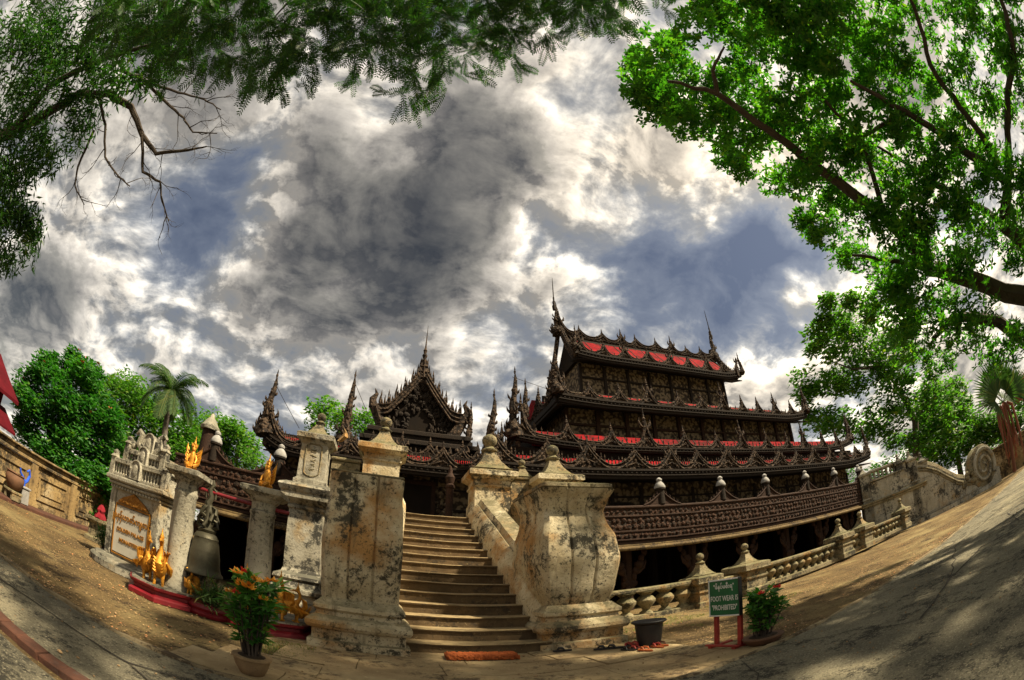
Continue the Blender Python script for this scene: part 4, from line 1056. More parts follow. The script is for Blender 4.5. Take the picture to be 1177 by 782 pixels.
# golden long-necked birds standing on the plinths
def bird(cx, cy, z, rz, label, s=1.0, lean=0.0):
    t = thing('golden_bird', (cx, cy, z), label, 'bird statue', rz, 'golden birds around the bell stand plinths')
    mb = MB()
    P = [(0, .09, .09), (0, .05, .15), (0, -.02, .22), (0, -.06, .29), (0, -.03, .35), (.0, .025, .42), (0, .03, .50), (0, -.005, .565), (0, -.06, .575)]
    mb.tube([(x * s + lean * zz, y * s, zz * s) for x, y, zz in P], [r * s for r in (.04, .085, .105, .09, .055, .032, .026, .036, .024)], 10)
    mb.tube([(lean * .56, -.07 * s, .575 * s), (lean * .56, -.14 * s, .56 * s)], [.022 * s, .006 * s], 6)
    for q in (-1, 1):
        mb.tube([(q * .05 * s, .0, .16 * s), (q * .055 * s, -.02 * s, .06 * s), (q * .055 * s, -.03 * s, .0)], [.035 * s, .022 * s, .02 * s], 6)
        mb.tube([(q * .055 * s, .02 * s, .012), (q * .06 * s, -.09 * s, .008)], [.02 * s, .012 * s], 5)
    mb.lathe(0, -.01 * s, [(.03 * s, .59 * s), (.035 * s, .61 * s), (.012 * s, .66 * s), (.004 * s, .72 * s)], 7)
    mb.build('body', M['gold'], t, local=True, smooth=True)
    for q in (-1, 1):
        mb = MB()
        for k in range(5):
            mb.flame((q * .10 * s, -.04 * s + .02 * k, (.30 - .025 * k) * s), (q * (.15 + .01 * k) * s, (.06 + .035 * k) * s, (.12 + .02 * k) * s), .075 * s, .05 * s, (q * .03, 0, .0))
        for k in range(5): mb.flame((q * .03 * s, -.10 * s, (.16 + .035 * k) * s), (q * .075 * s, -.13 * s, (.20 + .04 * k) * s), .05 * s, .04 * s)
        mb.build('wing', M['gold'], t, local=True)
    mb = MB()
    for k in range(5):
        a = (k - 2) * .25; mb.flame((0, .10 * s, .12 * s), (math.sin(a) * .2 * s, .24 * s, (.12 + .22 * math.cos(a)) * s), .07 * s, .04 * s)
    for k in range(7):   # curling plumes over the back and breast
        a = (k - 3) * .30
        mb.tube([(math.sin(a) * .07 * s, .07 * s, .20 * s), (math.sin(a) * .14 * s, .13 * s, .30 * s), (math.sin(a) * .17 * s, .11 * s, .40 * s), (math.sin(a) * .14 * s, .06 * s, .44 * s)], [.025 * s, .03 * s, .022 * s, .008 * s], 5)
    mb.build('tail', M['gold'], t, local=True)
bird(-3.58, 6.58, .262, .35, 'golden long-necked bird standing upright at the front of the plinth by the sign shrine', 1.3)
bird(-3.90, 6.70, .262, .9, 'golden bird turned sideways at the far end of the plinth by the sign shrine', 1.15)
bird(-3.08, 6.80, .24, -.5, 'golden bird half hidden between the first pillar and the bell scroll', .8)
bird(-2.02, 6.52, .262, .3, 'golden long-necked bird rising above the left side of the flowering potted plant', 1.1)
bird(-1.52, 6.72, .262, -.5, 'golden bird with curled neck behind the top of the flowering potted plant', 1.1)
bird(-1.28, 6.90, .262, -1.2, 'golden bird at the staircase end of the red plinth behind the potted plant', .9)
# ================================================================ SIGN SHRINE
SH = thing('sign_shrine', (-5.15, 8.35, 0), 'whitewashed stepped masonry sign board with tiny balustrades on top and gold lettering', 'sign shrine', rz=-.24)
def sh(mb, name, m, par=None, smooth=False): return mb.build(name, M[m], par or SH, smooth, local=True)
mb = MB(); n = 26
mb.rings([[((1.30 + e) * math.cos(2 * PI * k / n), -.05 + (.85 + e) * math.sin(2 * PI * k / n), z) for k in range(n)] for e, z in ((0, 0), (0, .12), (-.04, .15), (-.10, .16), (-.12, .20), (-.40, .22))]); sh(mb, 'base', 'stucco_grey', None, True)
mb = MB(); mb.bbox(-.80, .80, -.26, .34, .2, 1.70, .02); body = sh(mb, 'body', 'stucco_grey')
mb = MB()
for s in (-1, 1): mb.bbox(s * .73 - .09, s * .73 + .09, -.30, -.263, .22, 1.66, .01)
mb.bbox(-.84, .84, -.32, .38, 1.63, 1.70, .02); mb.bbox(-.88, .88, -.36, .42, 1.703, 1.78, .02)
k = -.80
while k < .80:
    mb.box(k, k + .05, -.35, -.325, 1.645, 1.69); k += .10
mb.bbox(-.96, .96, -.42, .48, 1.783, 1.90, .03); sh(mb, 'cornice', 'stucco_grey')
mb = MB()
def minirail(x0, x1, y, z0, z1, n):
    mb.bbox(x0, x1, y - .05, y + .05, z0, z0 + .06, .01); mb.bbox(x0, x1, y - .06, y + .06, z1 - .07, z1, .01)
    for q in range(n):
        x = x0 + (x1 - x0) * (q + .5) / n; mb.lathe(x, y, [(.035, z0 + .06), (.022, z0 + .09), (.036, z0 + .5 * (z1 - z0)), (.022, z1 - .1), (.034, z1 - .07)], 7)
minirail(-.80, .80, -.30, 1.90, 2.24, 17); minirail(-.58, .58, -.16, 2.25, 2.52, 12)
mb.box(-.80, .80, -.18, .36, 1.90, 2.24); mb.box(-.58, .58, -.04, .32, 2.24, 2.5); mb.bbox(-.62, .62, -.22, .36, 2.50, 2.56, .015); mb.bbox(-.86, .86, -.36, .42, 2.225, 2.27, .015)
sh(mb, 'mini_balustrade', 'stucco_grey')
for x, z, w, y in ((0, 1.92, .17, -.40), (0, 2.28, .16, -.26), (0, 2.56, .18, -.16)):
    mb = MB(); P = [(x - w, z), (x + w, z), (x + w, z + w * 1.2)] + [(x + w * math.cos(a), z + w * 1.2 + w * 1.1 * math.sin(a)) for a in [PI * q / 10 for q in range(1, 10)]] + [(x - w, z + w * 1.2)]
    mb.prism(P, y, y + .14); mb.tube([(px, y - .01, pz) for px, pz in P[1:]], .018, 5); mb.blob((x, y - .01, z + w * 1.1), (w * .5, .02, w * .7), 8, 6); sh(mb, 'niche', 'stucco_grey')
for x, z in ((-.88, 1.9), (.88, 1.9), (-.62, 2.28), (.62, 2.28)):
    mb = MB(); mb.sq(x, -.3 if z < 2 else -.18, [(.07, z), (.07, z + .36), (.09, z + .38), (.05, z + .44), (.06, z + .5), (.01, z + .55)]); sh(mb, 'corner_post', 'stucco_grey')
for s in (-1, 1):
    mb = MB(); mb.tube([(s * .2, -.1, 2.58), (s * .36, -.1, 2.72), (s * .30, -.1, 2.92), (s * .42, -.1, 3.0), (s * .52, -.1, 2.92)], [.07, .09, .08, .06, .03], 7); mb.blob((s * .55, -.1, 2.66), (.10, .09, .11), 8, 6); sh(mb, 'scroll', 'stucco_grey', None, True)
mb = MB(); mb.bbox(-.55, .55, -.285, -.265, .32, 1.30, .005); pan = sh(mb, 'sign_panel', 'marble')
mb = MB()
for s in (-1, 1): mb.bbox(s * .565 - .013, s * .565 + .013, -.30, -.264, .30, 1.32, .004)
mb.bbox(-.58, .58, -.30, -.2645, 1.323, 1.355, .004); mb.bbox(-.58, .58, -.30, -.2645, .27, .297, .004)
sh(mb, 'frame', 'gold_paint', pan)
mb = MB(); P = [(-.52, 1.37), (.52, 1.37), (.46, 1.43), (.34, 1.50), (.20, 1.55), (.08, 1.60), (0, 1.635), (-.08, 1.60), (-.20, 1.55), (-.34, 1.50), (-.46, 1.43)]
mb.prism(P, -.31, -.265); rnd = random.Random(3)
for k in range(60):
    x = rnd.uniform(-.42, .42); mb.blob((x, -.312, 1.39 + rnd.uniform(0, .20 * (1 - abs(x) / .5))), (.03, .014, .025), 6, 4)
sh(mb, 'pediment', 'gold_paint', pan)
def lettering(txt, x, y, z, size, par, m, rx=PI / 2, extrude=.006, sx=1.0, name='lettering', shear=0.0, bold=.0):
    cu = bpy.data.curves.new('t', 'FONT'); cu.body = txt; cu.size = size; cu.align_x = 'CENTER'; cu.align_y = 'CENTER'; cu.extrude = extrude; cu.shear = shear; cu.offset = bold; cu.resolution_u = 3
    ob = bpy.data.objects.new('t', cu); scene.collection.objects.link(ob)
    bpy.context.view_layer.update()
    me = bpy.data.meshes.new_from_object(ob.evaluated_get(bpy.context.evaluated_depsgraph_get()))
    bpy.data.objects.remove(ob)
    me.transform(Matrix.Translation((x, y, z)) @ Matrix.Rotation(rx, 4, 'X') @ Matrix.Diagonal((sx, 1, 1, 1)))
    me.materials.clear(); me.materials.append(M[m])
    o = bpy.data.objects.new(name, me); scene.collection.objects.link(o); o.parent = par; ORG[o.name] = Vector((0, 0, 0)); return o
lettering('ရွှေနန်းတော်ကျောင်း', 0, -.292, 1.09, .17, pan, 'gold_paint', bold=.003)
lettering('GOLDEN PALACE', 0, -.292, .82, .115, pan, 'gold_paint', bold=.003)
lettering('MONASTERY', 0, -.292, .60, .115, pan, 'gold_paint', bold=.003)
# ================================================================ FOOTWEAR SIGN
FS = thing('footwear_sign', (4.17, 4.56, .02), 'green board on red timber legs reading FOOT WEAR IS PROHIBITED beside the potted bush', 'sign', rz=math.radians(-86))
def fs(mb, name, m, par=None): return mb.build(name, M[m], par or FS, False, local=True)
mb = MB(); mb.bbox(-.27, .27, -.022, .022, .48, .97, .006); bd = fs(mb, 'board', 'green_sign')
mb = MB(); mb.bbox(-.28, .28, -.028, .028, .972, .990, .004); mb.bbox(-.28, .28, -.028, .028, .460, .478, .004); mb.bbox(-.288, -.272, -.028, .028, .46, .99, .003); fs(mb, 'edge_strip', 'sign_white', bd)
mb = MB(); mb.bbox(.272, .288, -.03, .03, .46, .99, .003); fs(mb, 'side_edge', 'bucket', bd)
lettering('FOOT WEAR IS', 0, -.0235, .715, .105, bd, 'sign_white', extrude=.001, sx=.72, bold=.001)
lettering('"PROHIBITED"', 0, -.0235, .585, .105, bd, 'sign_white', extrude=.001, sx=.72, bold=.001)
lettering('"ဖိနပ်မစီးရ"', 0, -.0235, .885, .085, bd, 'sign_white', extrude=.001, sx=.9, bold=.001)
for s in (-1, 1):
    mb = MB(); mb.bbox(s * .22 - .032, s * .22 + .032, .024, .07, .03, .93, .006); fs(mb, 'leg', 'sign_red')
    mb = MB(); mb.bbox(s * .22 - .03, s * .22 + .03, -.10, .34, -.02, .028, .006); fs(mb, 'foot', 'sign_red')
mb = MB(); mb.bbox(-.30, .30, -.11, -.06, .0285, .055, .005); fs(mb, 'crosspiece', 'sign_red')
# ================================================================ POTTED PLANTS, SHRUBS
def spray(mb, p, n, L, W, rnd, up=.3):
    for k in range(n):
        a = rnd.uniform(0, 2 * PI); e = rnd.uniform(-.25, 1.0) * .9 + up * .2
        d = Vector((math.cos(a) * math.cos(e), math.sin(a) * math.cos(e), math.sin(e)))
        sd = d.cross(Vector((rnd.uniform(-.4, .4), rnd.uniform(-.4, .4), 1))).normalized()
        l = L * rnd.uniform(.7, 1.15); c = p + d * .01
        # two-segment drooping leaf
        m1 = c + d * l * .5; d2 = (d + Vector((0, 0, -.45))).normalized(); nrm = d.cross(sd)
        mb.add([c, m1 + sd * W * .5 + nrm * W * .12, m1 - sd * W * .5 + nrm * W * .12, m1 + d2 * l * .5], [(0, 1, 3, 2)])
        mb.v[-1] = tuple(m1 + d2 * l * .5)
def potted(name, x, y, label, pot, stems, h, spread, leafL, leafW, seed, flowers, potm):
    t = thing(name, (x, y, .02), label, 'potted plant')
    mb = MB(); mb.lathe(0, 0, pot, 24); po = mb.build('pot', M[potm], t, True, local=True)
    zt = pot[-1][1]; r0 = pot[-1][0]
    mb = MB(); mb.lathe(0, 0, [(r0 * .98, zt - .012), (r0 * .6, zt + .012), (.01, zt + .02)], 18); mb.build('soil', M['soil'], t, local=True)
    rnd = random.Random(seed); st = MB(); lf = MB(); tips = []
    for k in range(stems):
        a = 2 * PI * k / stems + rnd.uniform(-.3, .3); rr = rnd.uniform(.02, r0 * .5)
        b = Vector((rr * math.cos(a), rr * math.sin(a), zt)); hh = h * rnd.uniform(.55, 1.0); out = spread * rnd.uniform(.4, 1.0) * (1.1 - .4 * hh / h)
        tip = Vector((out * math.cos(a), out * math.sin(a), zt + hh)); mid = (b + tip) * .5 + Vector((rnd.uniform(-.03, .03), rnd.uniform(-.03, .03), .05))
        st.tube([b, mid, tip], [.010, .008, .005], 6)
        spray(lf, tip, 11, leafL, leafW, rnd)
        for q in (.25, .45, .62, .8):
            c = b.lerp(mid, q * 2) if q < .5 else mid.lerp(tip, q * 2 - 1)
            spray(lf, c, 5, leafL * .9, leafW * .9, rnd)
        tips.append(tip)
    st.build('stems', M['bark'], t, local=True); lf.build('foliage', M['leaf_pot'], t, local=True)
    tips.sort(key=lambda p: p.y * 1.2 + abs(p.x) * .3 - p.z)
    for (i, m, s) in flowers:
        mb = MB(); c = tips[i % len(tips)] + Vector((-.02, -.07, .07))
        for k in range(9):
            a = k * 2 * PI / 9 + rnd.uniform(-.2, .2); e = rnd.uniform(.1, .9)
            d = Vector((math.cos(a) * math.cos(e), math.sin(a) * math.cos(e), math.sin(e))); mb.leaf(c, d, d.cross(Vector((0, 0, 1))).normalized(), s * rnd.uniform(.8, 1.1), s * .7, .3)
        mb.build('flower', M[m], t, local=True)
potted('potted_plant', -1.22, 4.16, 'leafy plant with amber and red flowers in a round pale clay pot', [(.10, 0), (.12, .01), (.165, .10), (.185, .17), (.20, .18), (.20, .20), (.175, .20)], 24, .82, .31, .17, .055, 5,
       [(0, 'flower_red', .06), (3, 'flower_yel', .06), (6, 'flower_red', .055), (9, 'flower_yel', .07), (12, 'flower_yel', .07), (15, 'flower_yel', .06), (18, 'flower_yel', .07), (21, 'flower_yel', .06), (1, 'flower_yel', .09), (2, 'flower_yel', .08), (4, 'flower_yel', .09), (5, 'flower_yel', .08), (8, 'flower_yel', .08)], 'clay')
potted('potted_plant', 4.42, 4.10, 'bushy bright green plant with two red flowers beside the green footwear sign', [(.20, 0), (.22, .01), (.26, .06), (.285, .085), (.285, .10), (.25, .10)], 34, .64, .32, .13, .065, 9,
       [(0, 'flower_red', .075), (5, 'flower_red', .065)], 'terracotta')
def shrub(name, x, y, label, h, r, n, L, W, m, seed):
    t = thing(name, (x, y, 0), label, 'shrub'); rnd = random.Random(seed); lf = MB(); st = MB()
    for k in range(n):
        a = rnd.uniform(0, 2 * PI); e = rnd.random() ** .5
        tip = Vector((r * e * math.cos(a), r * e * math.sin(a), h * (1 - .5 * e * e) * rnd.uniform(.55, 1)))
        st.tube([(0, 0, 0), tip * .5 + Vector((0, 0, h * .1)), tip], [.012, .008, .004], 4); spray(lf, tip, 8, L, W, rnd, .8); spray(lf, tip * .7, 5, L, W, rnd, .8)
    st.build('stems', M['bark'], t, local=True); lf.build('foliage', M[m], t, local=True)
shrub('shrub', -6.75, 9.2, 'dark spiky green shrub at the outer foot of the sign shrine', .75, .28, 30, .24, .03, 'leaf_dark', 3)
shrub('shrub', -2.62, 6.62, 'long-bladed green grass clump under the bell beside the second pillar', .60, .22, 26, .34, .022, 'leaf_palm', 4)
shrub('shrub', -9.75, 13.1, 'small bright green weed growing at the foot of the ochre wall', .42, .28, 16, .16, .09, 'leaf_pot', 6)
# ================================================================ THINGS ON THE APRON
mb = MB(MB and XF(1.40, 6.42, .03, -.01)); rnd = random.Random(2)
mb.bbox(-.50, .50, -.16, .16, 0, .075, .02)
for i in range(420):
    mb.blob((rnd.uniform(-.49, .49), rnd.uniform(-.155, .155), .072), (.018, .018, .016), 5, 4)
for i in range(60):
    for s in (-1, 1): mb.blob((s * .505, rnd.uniform(-.15, .15), rnd.uniform(.01, .06)), (.014, .016, .014), 5, 4)
for i in range(120): mb.blob((rnd.uniform(-.5, .5), -.162, rnd.uniform(.008, .07)), (.018, .012, .014), 5, 4)
one(mb, 'doormat', M['mat'], 'rust orange shaggy doormat lying before the bottom step', 'doormat', (1.40, 6.42, .03))
t = thing('bucket', (3.86, 5.98, .01), 'black plastic tub with a flared rim standing on the apron behind the sandals', 'bucket', .1)
mb = MB(); mb.lathe(0, 0, [(.17, 0), (.18, .01), (.225, .43), (.21, .43), (.17, .03), (.01, .03)], 26); mb.build('body', M['bucket'], t, True, local=True)
mb = MB(); mb.lathe(0, 0, [(.226, .40), (.275, .425), (.28, .445), (.27, .455), (.215, .447)], 26); mb.build('rim', M['bucket'], t, True, local=True)
def sandal(x, y, rz, sole, strap, label, s=1.0, z=.03, tilt=0.0):
    t = thing('sandal', (x, y, z), label, 'sandal', rz, 'sandals left at the foot of the stairs'); t.rotation_euler.x = tilt
    mb = MB(); out = []
    for k in range(26):
        a = 2 * PI * k / 26; c = math.cos(a); w = .042 + .010 * c - .010 * math.exp(-((c + .15) / .35) ** 2)
        out.append((w * math.sin(a) * s + .006 * c * c, .13 * c * s))
    mb.prism(out, 0, .022 * s, 'z'); mb.build('sole', M[sole], t, local=True)
    mb = MB()
    for q in (-1, 1): mb.tube([(0, .075 * s, .022 * s), (q * .022 * s, .05 * s, .055 * s), (q * .042 * s, .0, .05 * s), (q * .043 * s, -.025 * s, .018 * s)], [.008 * s, .013 * s, .015 * s, .010 * s], 6)
    mb.build('strap', M[strap], t, True, local=True)
SD = [(3.25, 6.33, 1.2, 'sole_black', 'bucket', 'flat black sandal lying alone nearest the newel base'), (3.40, 6.28, 1.0, 'sole_black', 'sole_black', 'black sandal lying half on the apron edge beside the newel base'),
      (3.45, 5.92, .3, 'sole_black', 'bucket', 'grey-black sandal at the left of the little heap'), (3.55, 5.86, .5, 'sole_black', 'strap_red', 'black sandal with red strap in the middle of the heap'),
      (3.52, 6.02, -.4, 'sole_brown', 'strap_red', 'brown sandal with red strap lying across the heap'), (3.62, 5.98, .9, 'strap_red', 'strap_red', 'all red sandal leaning against the tub'),
      (3.56, 5.62, .2, 'sole_orange', 'sole_orange', 'orange sandal set furthest forward on the apron'), (3.82, 5.70, .1, 'sole_orange', 'strap_red', 'orange sandal with red strap in front of the tub'),
      (3.93, 5.74, .1, 'sole_orange', 'sole_brown', 'orange sandal with brown strap in front of the tub'), (2.70, 6.62, 1.4, 'sole_black', 'bucket', 'lone dark sandal by the corner of the bottom step')]
rnd = random.Random(1)
for i, (x, y, rz, a, b, lab) in enumerate(SD):
    sandal(x, y, rz, a, b, lab, 1.15, .034 + (.03 if i in (4, 5) else 0), .5 if i == 5 else 0.0)
# ================================================================ LEFT EDGE: PLANTERS BY THE WALL
t = thing('clay_urn', (-10.25, 8.72, .09), 'big red-brown clay urn on a low stone stand against the ochre wall', 'urn')
mb = MB(); mb.lathe(0, 0, [(.16, .26), (.26, .34), (.33, .50), (.34, .60), (.30, .68), (.33, .72), (.30, .73), (.26, .66)], 22); mb.build('urn', M['terracotta'], t, True, local=True)
mb = MB(); mb.bbox(-.24, .24, -.24, .24, .18, .26, .02); mb.bbox(-.22, -.12, -.2, .2, 0, .178, .01); mb.bbox(.12, .22, -.2, .2, 0, .178, .01); mb.build('stand', M['stucco_dark'], t, local=True)
mb = MB(); mb.bbox(-10.45, -10.12, 9.02, 9.36, .09, .52, .02); mb.bbox(-10.48, -10.09, 8.99, 9.39, .523, .58, .015)
one(mb, 'stone_pedestal', M['white_cap'], 'pale square stone pedestal beside the clay urn', 'pedestal', (-10.28, 9.19, .09))
mb = MB(); mb.tube([(-10.28, 9.19, .58), (-10.28, 9.19, .70), (-10.28, 9.10, .80), (-10.28, 8.95, .90), (-10.28, 8.92, 1.0)], [.05, .05, .045, .04, .03], 8)
mb.tube([(-10.28, 9.19, .66), (-10.28, 9.32, .76), (-10.28, 9.40, .92), (-10.28, 9.34, 1.06), (-10.28, 9.24, 1.0)], [.05, .05, .045, .04, .03], 8)
one(mb, 'blue_hose', M['blue'], 'bent blue plastic tube standing on the pale pedestal', 'tube', (-10.28, 9.19, .58), True)
t = thing('stone_stand', (-8.3, 11.0, 0), 'dark stone stand behind the sign shrine, under a crimson cloth', 'stand')
mb = MB(); mb.sq(-8.3, 11.0, [(.34, 0), (.34, .1), (.26, .14), (.24, .5), (.30, .54), (.36, .60), (.36, .68)]); mb.build('stand', M['stucco_dark'], t)
mb = MB(); rnd = random.Random(7)
mb.rings([[(-8.3 + r * math.cos(2 * PI * k / 14) * (1 + .14 * math.sin(k * 2.7)), 11.0 + r * math.sin(2 * PI * k / 14) * (1 + .14 * math.cos(k * 3.1)), z + .02 * math.sin(k * 1.9)) for k in range(14)] for r, z in ((.20, .70), (.18, .76), (.11, .86), (.14, .94), (.09, 1.04), (.03, 1.10))])
one(mb, 'red_cloth', M['cloth_red'], 'crumpled crimson cloth heaped on the dark stone stand', 'cloth', (-8.3, 11.0, .69), True)
# red-roofed hall beyond the left wall
hall = thing('red_roofed_hall', (-15, 6, 0), 'building with a steep crimson metal roof behind the ochre wall at the left edge', 'building')
mb = MB(); mb.box(-15.5, -12.3, -4, 9.0, 0, 2.7); mb.build('wall', M['roof_metal'], hall)
mb = MB()
def slab(mb, q, t=.10):
    mb.add([*q, *[(x, y, z - t) for x, y, z in q]], [(0, 1, 2, 3), (7, 6, 5, 4), (0, 4, 5, 1), (1, 5, 6, 2), (2, 6, 7, 3), (3, 7, 4, 0)])
slab(mb, [(-11.75, -4, 2.72), (-11.75, 9.4, 2.72), (-13.9, 9.4, 3.9), (-13.9, -4, 3.9)]); slab(mb, [(-16.0, -4, 2.72), (-13.9, -4, 3.9), (-13.9, 9.4, 3.9), (-16.0, 9.4, 2.72)])
mb.build('roof', M['roof_metal'], hall)
mb = MB(); slab(mb, [(-11.3, -4, 1.80), (-11.3, 9.25, 1.80), (-12.29, 9.25, 2.35), (-12.29, -4, 2.35)], .06); mb.build('awning', M['roof_metal'], hall)
# crown clumps and limb paths, metres
RT= [(11.2,2.8,6.9),(12.8,-1.4,4.7),(12.5,-1.9,5.2),(6.7,-2.5,9.2),(9.2,-3.9,8.3),(8.4,-3.6,6.7),(10.7,-1.0,3.0),(11.3,-2.8,5.4),(12.3,3.3,4.7),(6.1,2.5,9.4),(7.7,2.2,11.4),(8.0,0.8,9.7),(9.4,-4.1,10.1),(9.0,-5.8,8.3),(11.0,-0.1,2.9),(8.5,3.9,10.0),(9.5,1.0,4.0),(8.3,-5.4,6.4),(9.9,3.4,5.0),(10.1,-2.0,5.2),(5.5,0.8,9.7),(7.7,-4.9,5.3),(10.4,-2.9,4.9),(10.0,-1.5,6.6),(9.5,-4.6,8.1),(8.4,-3.8,8.0),(8.2,4.1,11.3),(11.3,1.0,3.3),(6.6,-0.0,10.4),(9.1,0.8,7.6),(5.1,3.7,12.4),(10.9,-3.0,7.3),(11.4,0.6,6.0),(10.3,-1.6,8.1),(7.7,4.3,10.5),(10.5,-1.5,9.5),(8.4,1.0,6.4),(8.7,-0.3,10.1),(9.9,2.5,5.7),(10.9,-2.6,7.8),(12.7,-0.7,5.7),(8.6,-1.0,10.9),(11.1,-2.9,6.0),(9.5,1.3,5.4),(11.1,-0.2,6.7),(9.3,4.1,8.9),(8.0,3.4,7.4),(8.7,1.0,6.0),(6.6,0.1,8.9),(4.7,3.2,10.1),(8.5,1.6,9.8),(9.5,-0.9,10.4),(6.0,2.9,9.1),(11.1,-1.0,3.6),(10.3,-0.2,5.7),(10.4,-2.1,4.6),(7.1,-5.2,6.5),(8.4,2.1,6.9),(10.1,3.1,5.1),(6.9,0.5,9.7),(11.6,-4.4,6.4),(10.0,-1.5,5.0),(10.3,-3.0,5.1),(8.0,0.5,9.7),(8.4,1.1,10.8),(10.4,-0.8,3.8),(6.8,1.3,13.0),(9.3,3.5,8.1),(9.3,-3.7,9.1),(8.5,1.5,8.4),(8.8,0.2,5.8),(7.6,4.4,11.2),(9.0,-1.4,5.1),(10.2,-1.3,7.4),(8.5,2.6,10.8),(9.4,-5.2,8.5),(9.0,-0.3,7.4),(9.9,1.4,3.9),(8.8,2.7,8.5),(6.5,0.6,11.4),(9.1,0.2,5.2),(12.9,3.0,4.5),(9.7,-3.7,7.7),(9.9,-1.3,4.0),(6.7,-2.5,8.5),(5.5,-0.5,9.7),(11.1,3.4,7.4),(8.9,-2.7,9.1),(6.9,-1.0,9.4),(8.5,-3.0,9.7),(9.8,-1.9,5.9),(8.8,-5.0,8.7),(10.1,-1.5,4.2),(9.3,2.2,5.1),(8.3,-0.2,8.0),(6.5,2.3,9.0),(11.3,-1.7,7.7),(9.4,2.7,8.2),(8.5,-0.9,6.8),(10.6,-1.2,5.3),(6.3,-0.9,9.5),(5.4,3.7,10.5),(8.3,-4.2,6.8),(6.3,1.7,10.9),(10.3,1.4,6.5),(9.3,1.7,5.7),(5.1,0.6,11.4),(5.4,-0.1,9.8),(7.8,-5.4,6.3),(4.2,3.3,11.3),(4.9,-0.2,10.0),(9.2,-5.3,6.3),(7.1,2.8,8.0),(6.1,0.3,11.4),(10.3,2.2,4.4),(5.0,1.0,11.0),(8.5,-2.3,6.6),(10.6,2.4,6.3),(11.5,3.5,4.9),(10.0,-1.8,9.2),(5.7,0.0,9.6),(5.7,3.0,11.9),(8.8,-0.1,5.9),(6.1,1.7,8.8),(10.9,3.7,6.4),(8.2,2.0,9.1),(11.3,1.9,4.2),(7.6,-1.2,12.4),(6.6,0.7,9.9),(5.8,2.8,9.9),(12.8,-1.3,3.5),(8.1,0.2,7.7),(8.8,-1.2,5.7),(11.9,-1.0,6.0),(6.1,-1.1,11.3),(7.9,-1.2,9.3),(12.0,1.4,4.1),(10.9,0.8,8.1),(4.9,0.2,10.2),(12.3,-1.0,5.3),(10.9,-4.6,7.8),(7.3,0.8,7.8),(7.3,0.4,11.2),(11.9,0.2,3.5),(10.8,-1.1,8.8),(10.8,-0.5,4.7),(9.1,-3.3,6.3),(11.0,2.1,7.1),(9.7,3.0,4.6),(10.7,2.3,5.3),(4.0,2.3,10.6),(8.7,-2.4,10.2),(12.0,1.9,5.6),(6.0,3.5,10.5),(10.1,0.8,5.4),(9.4,-2.9,5.9),(10.2,3.9,8.0),(8.1,-0.2,8.8),(9.0,-1.2,5.5),(4.7,3.6,13.4),(7.2,2.1,8.1),(8.5,0.3,6.6),(9.7,3.9,9.4),(8.5,1.4,6.2),(9.8,1.6,4.2),(4.6,2.2,11.7),(11.8,1.3,3.6),(5.6,3.1,12.9),(8.9,-0.2,8.2),(10.2,3.4,9.4),(8.5,3.0,9.4),(6.8,-1.8,10.1),(5.5,-0.7,10.7),(10.9,3.8,8.0),(5.3,3.8,11.0),(8.1,-0.9,9.5),(8.9,-4.3,5.8),(10.1,0.7,5.1),(6.8,2.6,12.2),(4.3,1.3,10.2),(8.6,-5.5,7.6),(8.9,1.7,6.8),(8.6,-2.2,7.6),(6.7,-0.4,9.6),(4.8,0.8,11.3),(8.9,1.8,6.5),(10.4,-0.1,8.8),(10.7,3.1,5.8),(6.6,1.4,8.9),(4.0,3.4,10.4),(9.2,-1.8,5.3),(8.2,1.2,8.2),(9.2,-0.8,5.9),(7.3,-1.7,8.8),(10.7,0.5,3.4),(10.4,-0.3,5.3),(10.8,-0.2,7.6),(9.1,2.6,5.6),(7.5,-2.4,11.4),(9.4,1.2,4.3),(8.0,-1.3,8.4),(8.1,1.5,8.5),(9.9,2.9,6.4),(11.7,0.3,6.8),(8.0,-4.6,5.4),(11.4,3.1,5.5),(6.9,0.1,9.9),(9.1,-3.0,8.2),(4.8,-0.4,10.5),(5.8,-0.5,9.2),(11.1,-0.7,7.8),(8.6,1.2,7.2),(9.0,2.6,10.3),(6.6,3.0,12.0),(10.1,-2.3,8.1),(9.3,-1.2,4.5),(5.4,4.2,12.8),(4.4,3.6,10.2),(8.5,0.0,6.9),(10.4,-3.1,7.3),(7.1,2.2,11.9),(9.6,1.2,8.9),(7.1,-3.5,7.8),(9.3,-0.8,9.3),(5.9,3.7,11.6),(9.0,-3.9,7.4),(9.6,-6.4,6.4),(9.2,-0.4,7.0),(10.3,-1.4,3.4),(5.9,-1.3,9.6)]
RL1= [(12.2,-0.8,3.8),(11.2,1.1,5.5),(10.5,1.8,6.0),(9.1,1.9,7.1),(7.9,2.2,7.9),(6.6,2.3,8.5),(4.8,2.2,9.0),(3.7,2.4,8.9)]
RL1b= [(4.8,2.2,9.0),(4.5,1.8,9.1),(4.4,1.2,9.0)]
RL2= [(12.5,-0.3,3.0),(11.7,1.2,4.5),(11.3,1.9,4.9),(10.7,2.6,4.6)]
RL3= [(12.0,-1.4,4.6),(11.3,-0.7,5.8),(10.7,-1.5,6.1),(9.6,-1.0,6.9),(8.2,-0.3,7.9),(7.0,0.1,8.5)]
RL4= [(10.7,-1.5,6.1),(9.3,-2.7,6.6),(8.3,-3.7,6.6),(7.3,-4.2,6.7),(6.5,-4.4,6.6)]
RL5= [(10.2,-1.6,6.4),(9.0,-1.6,7.4),(8.0,-1.7,7.9),(6.9,-2.4,8.1),(6.2,-2.8,8.0)]
RL6= [(8.2,-0.3,7.9),(8.0,0.2,7.9),(7.6,1.0,7.9)]
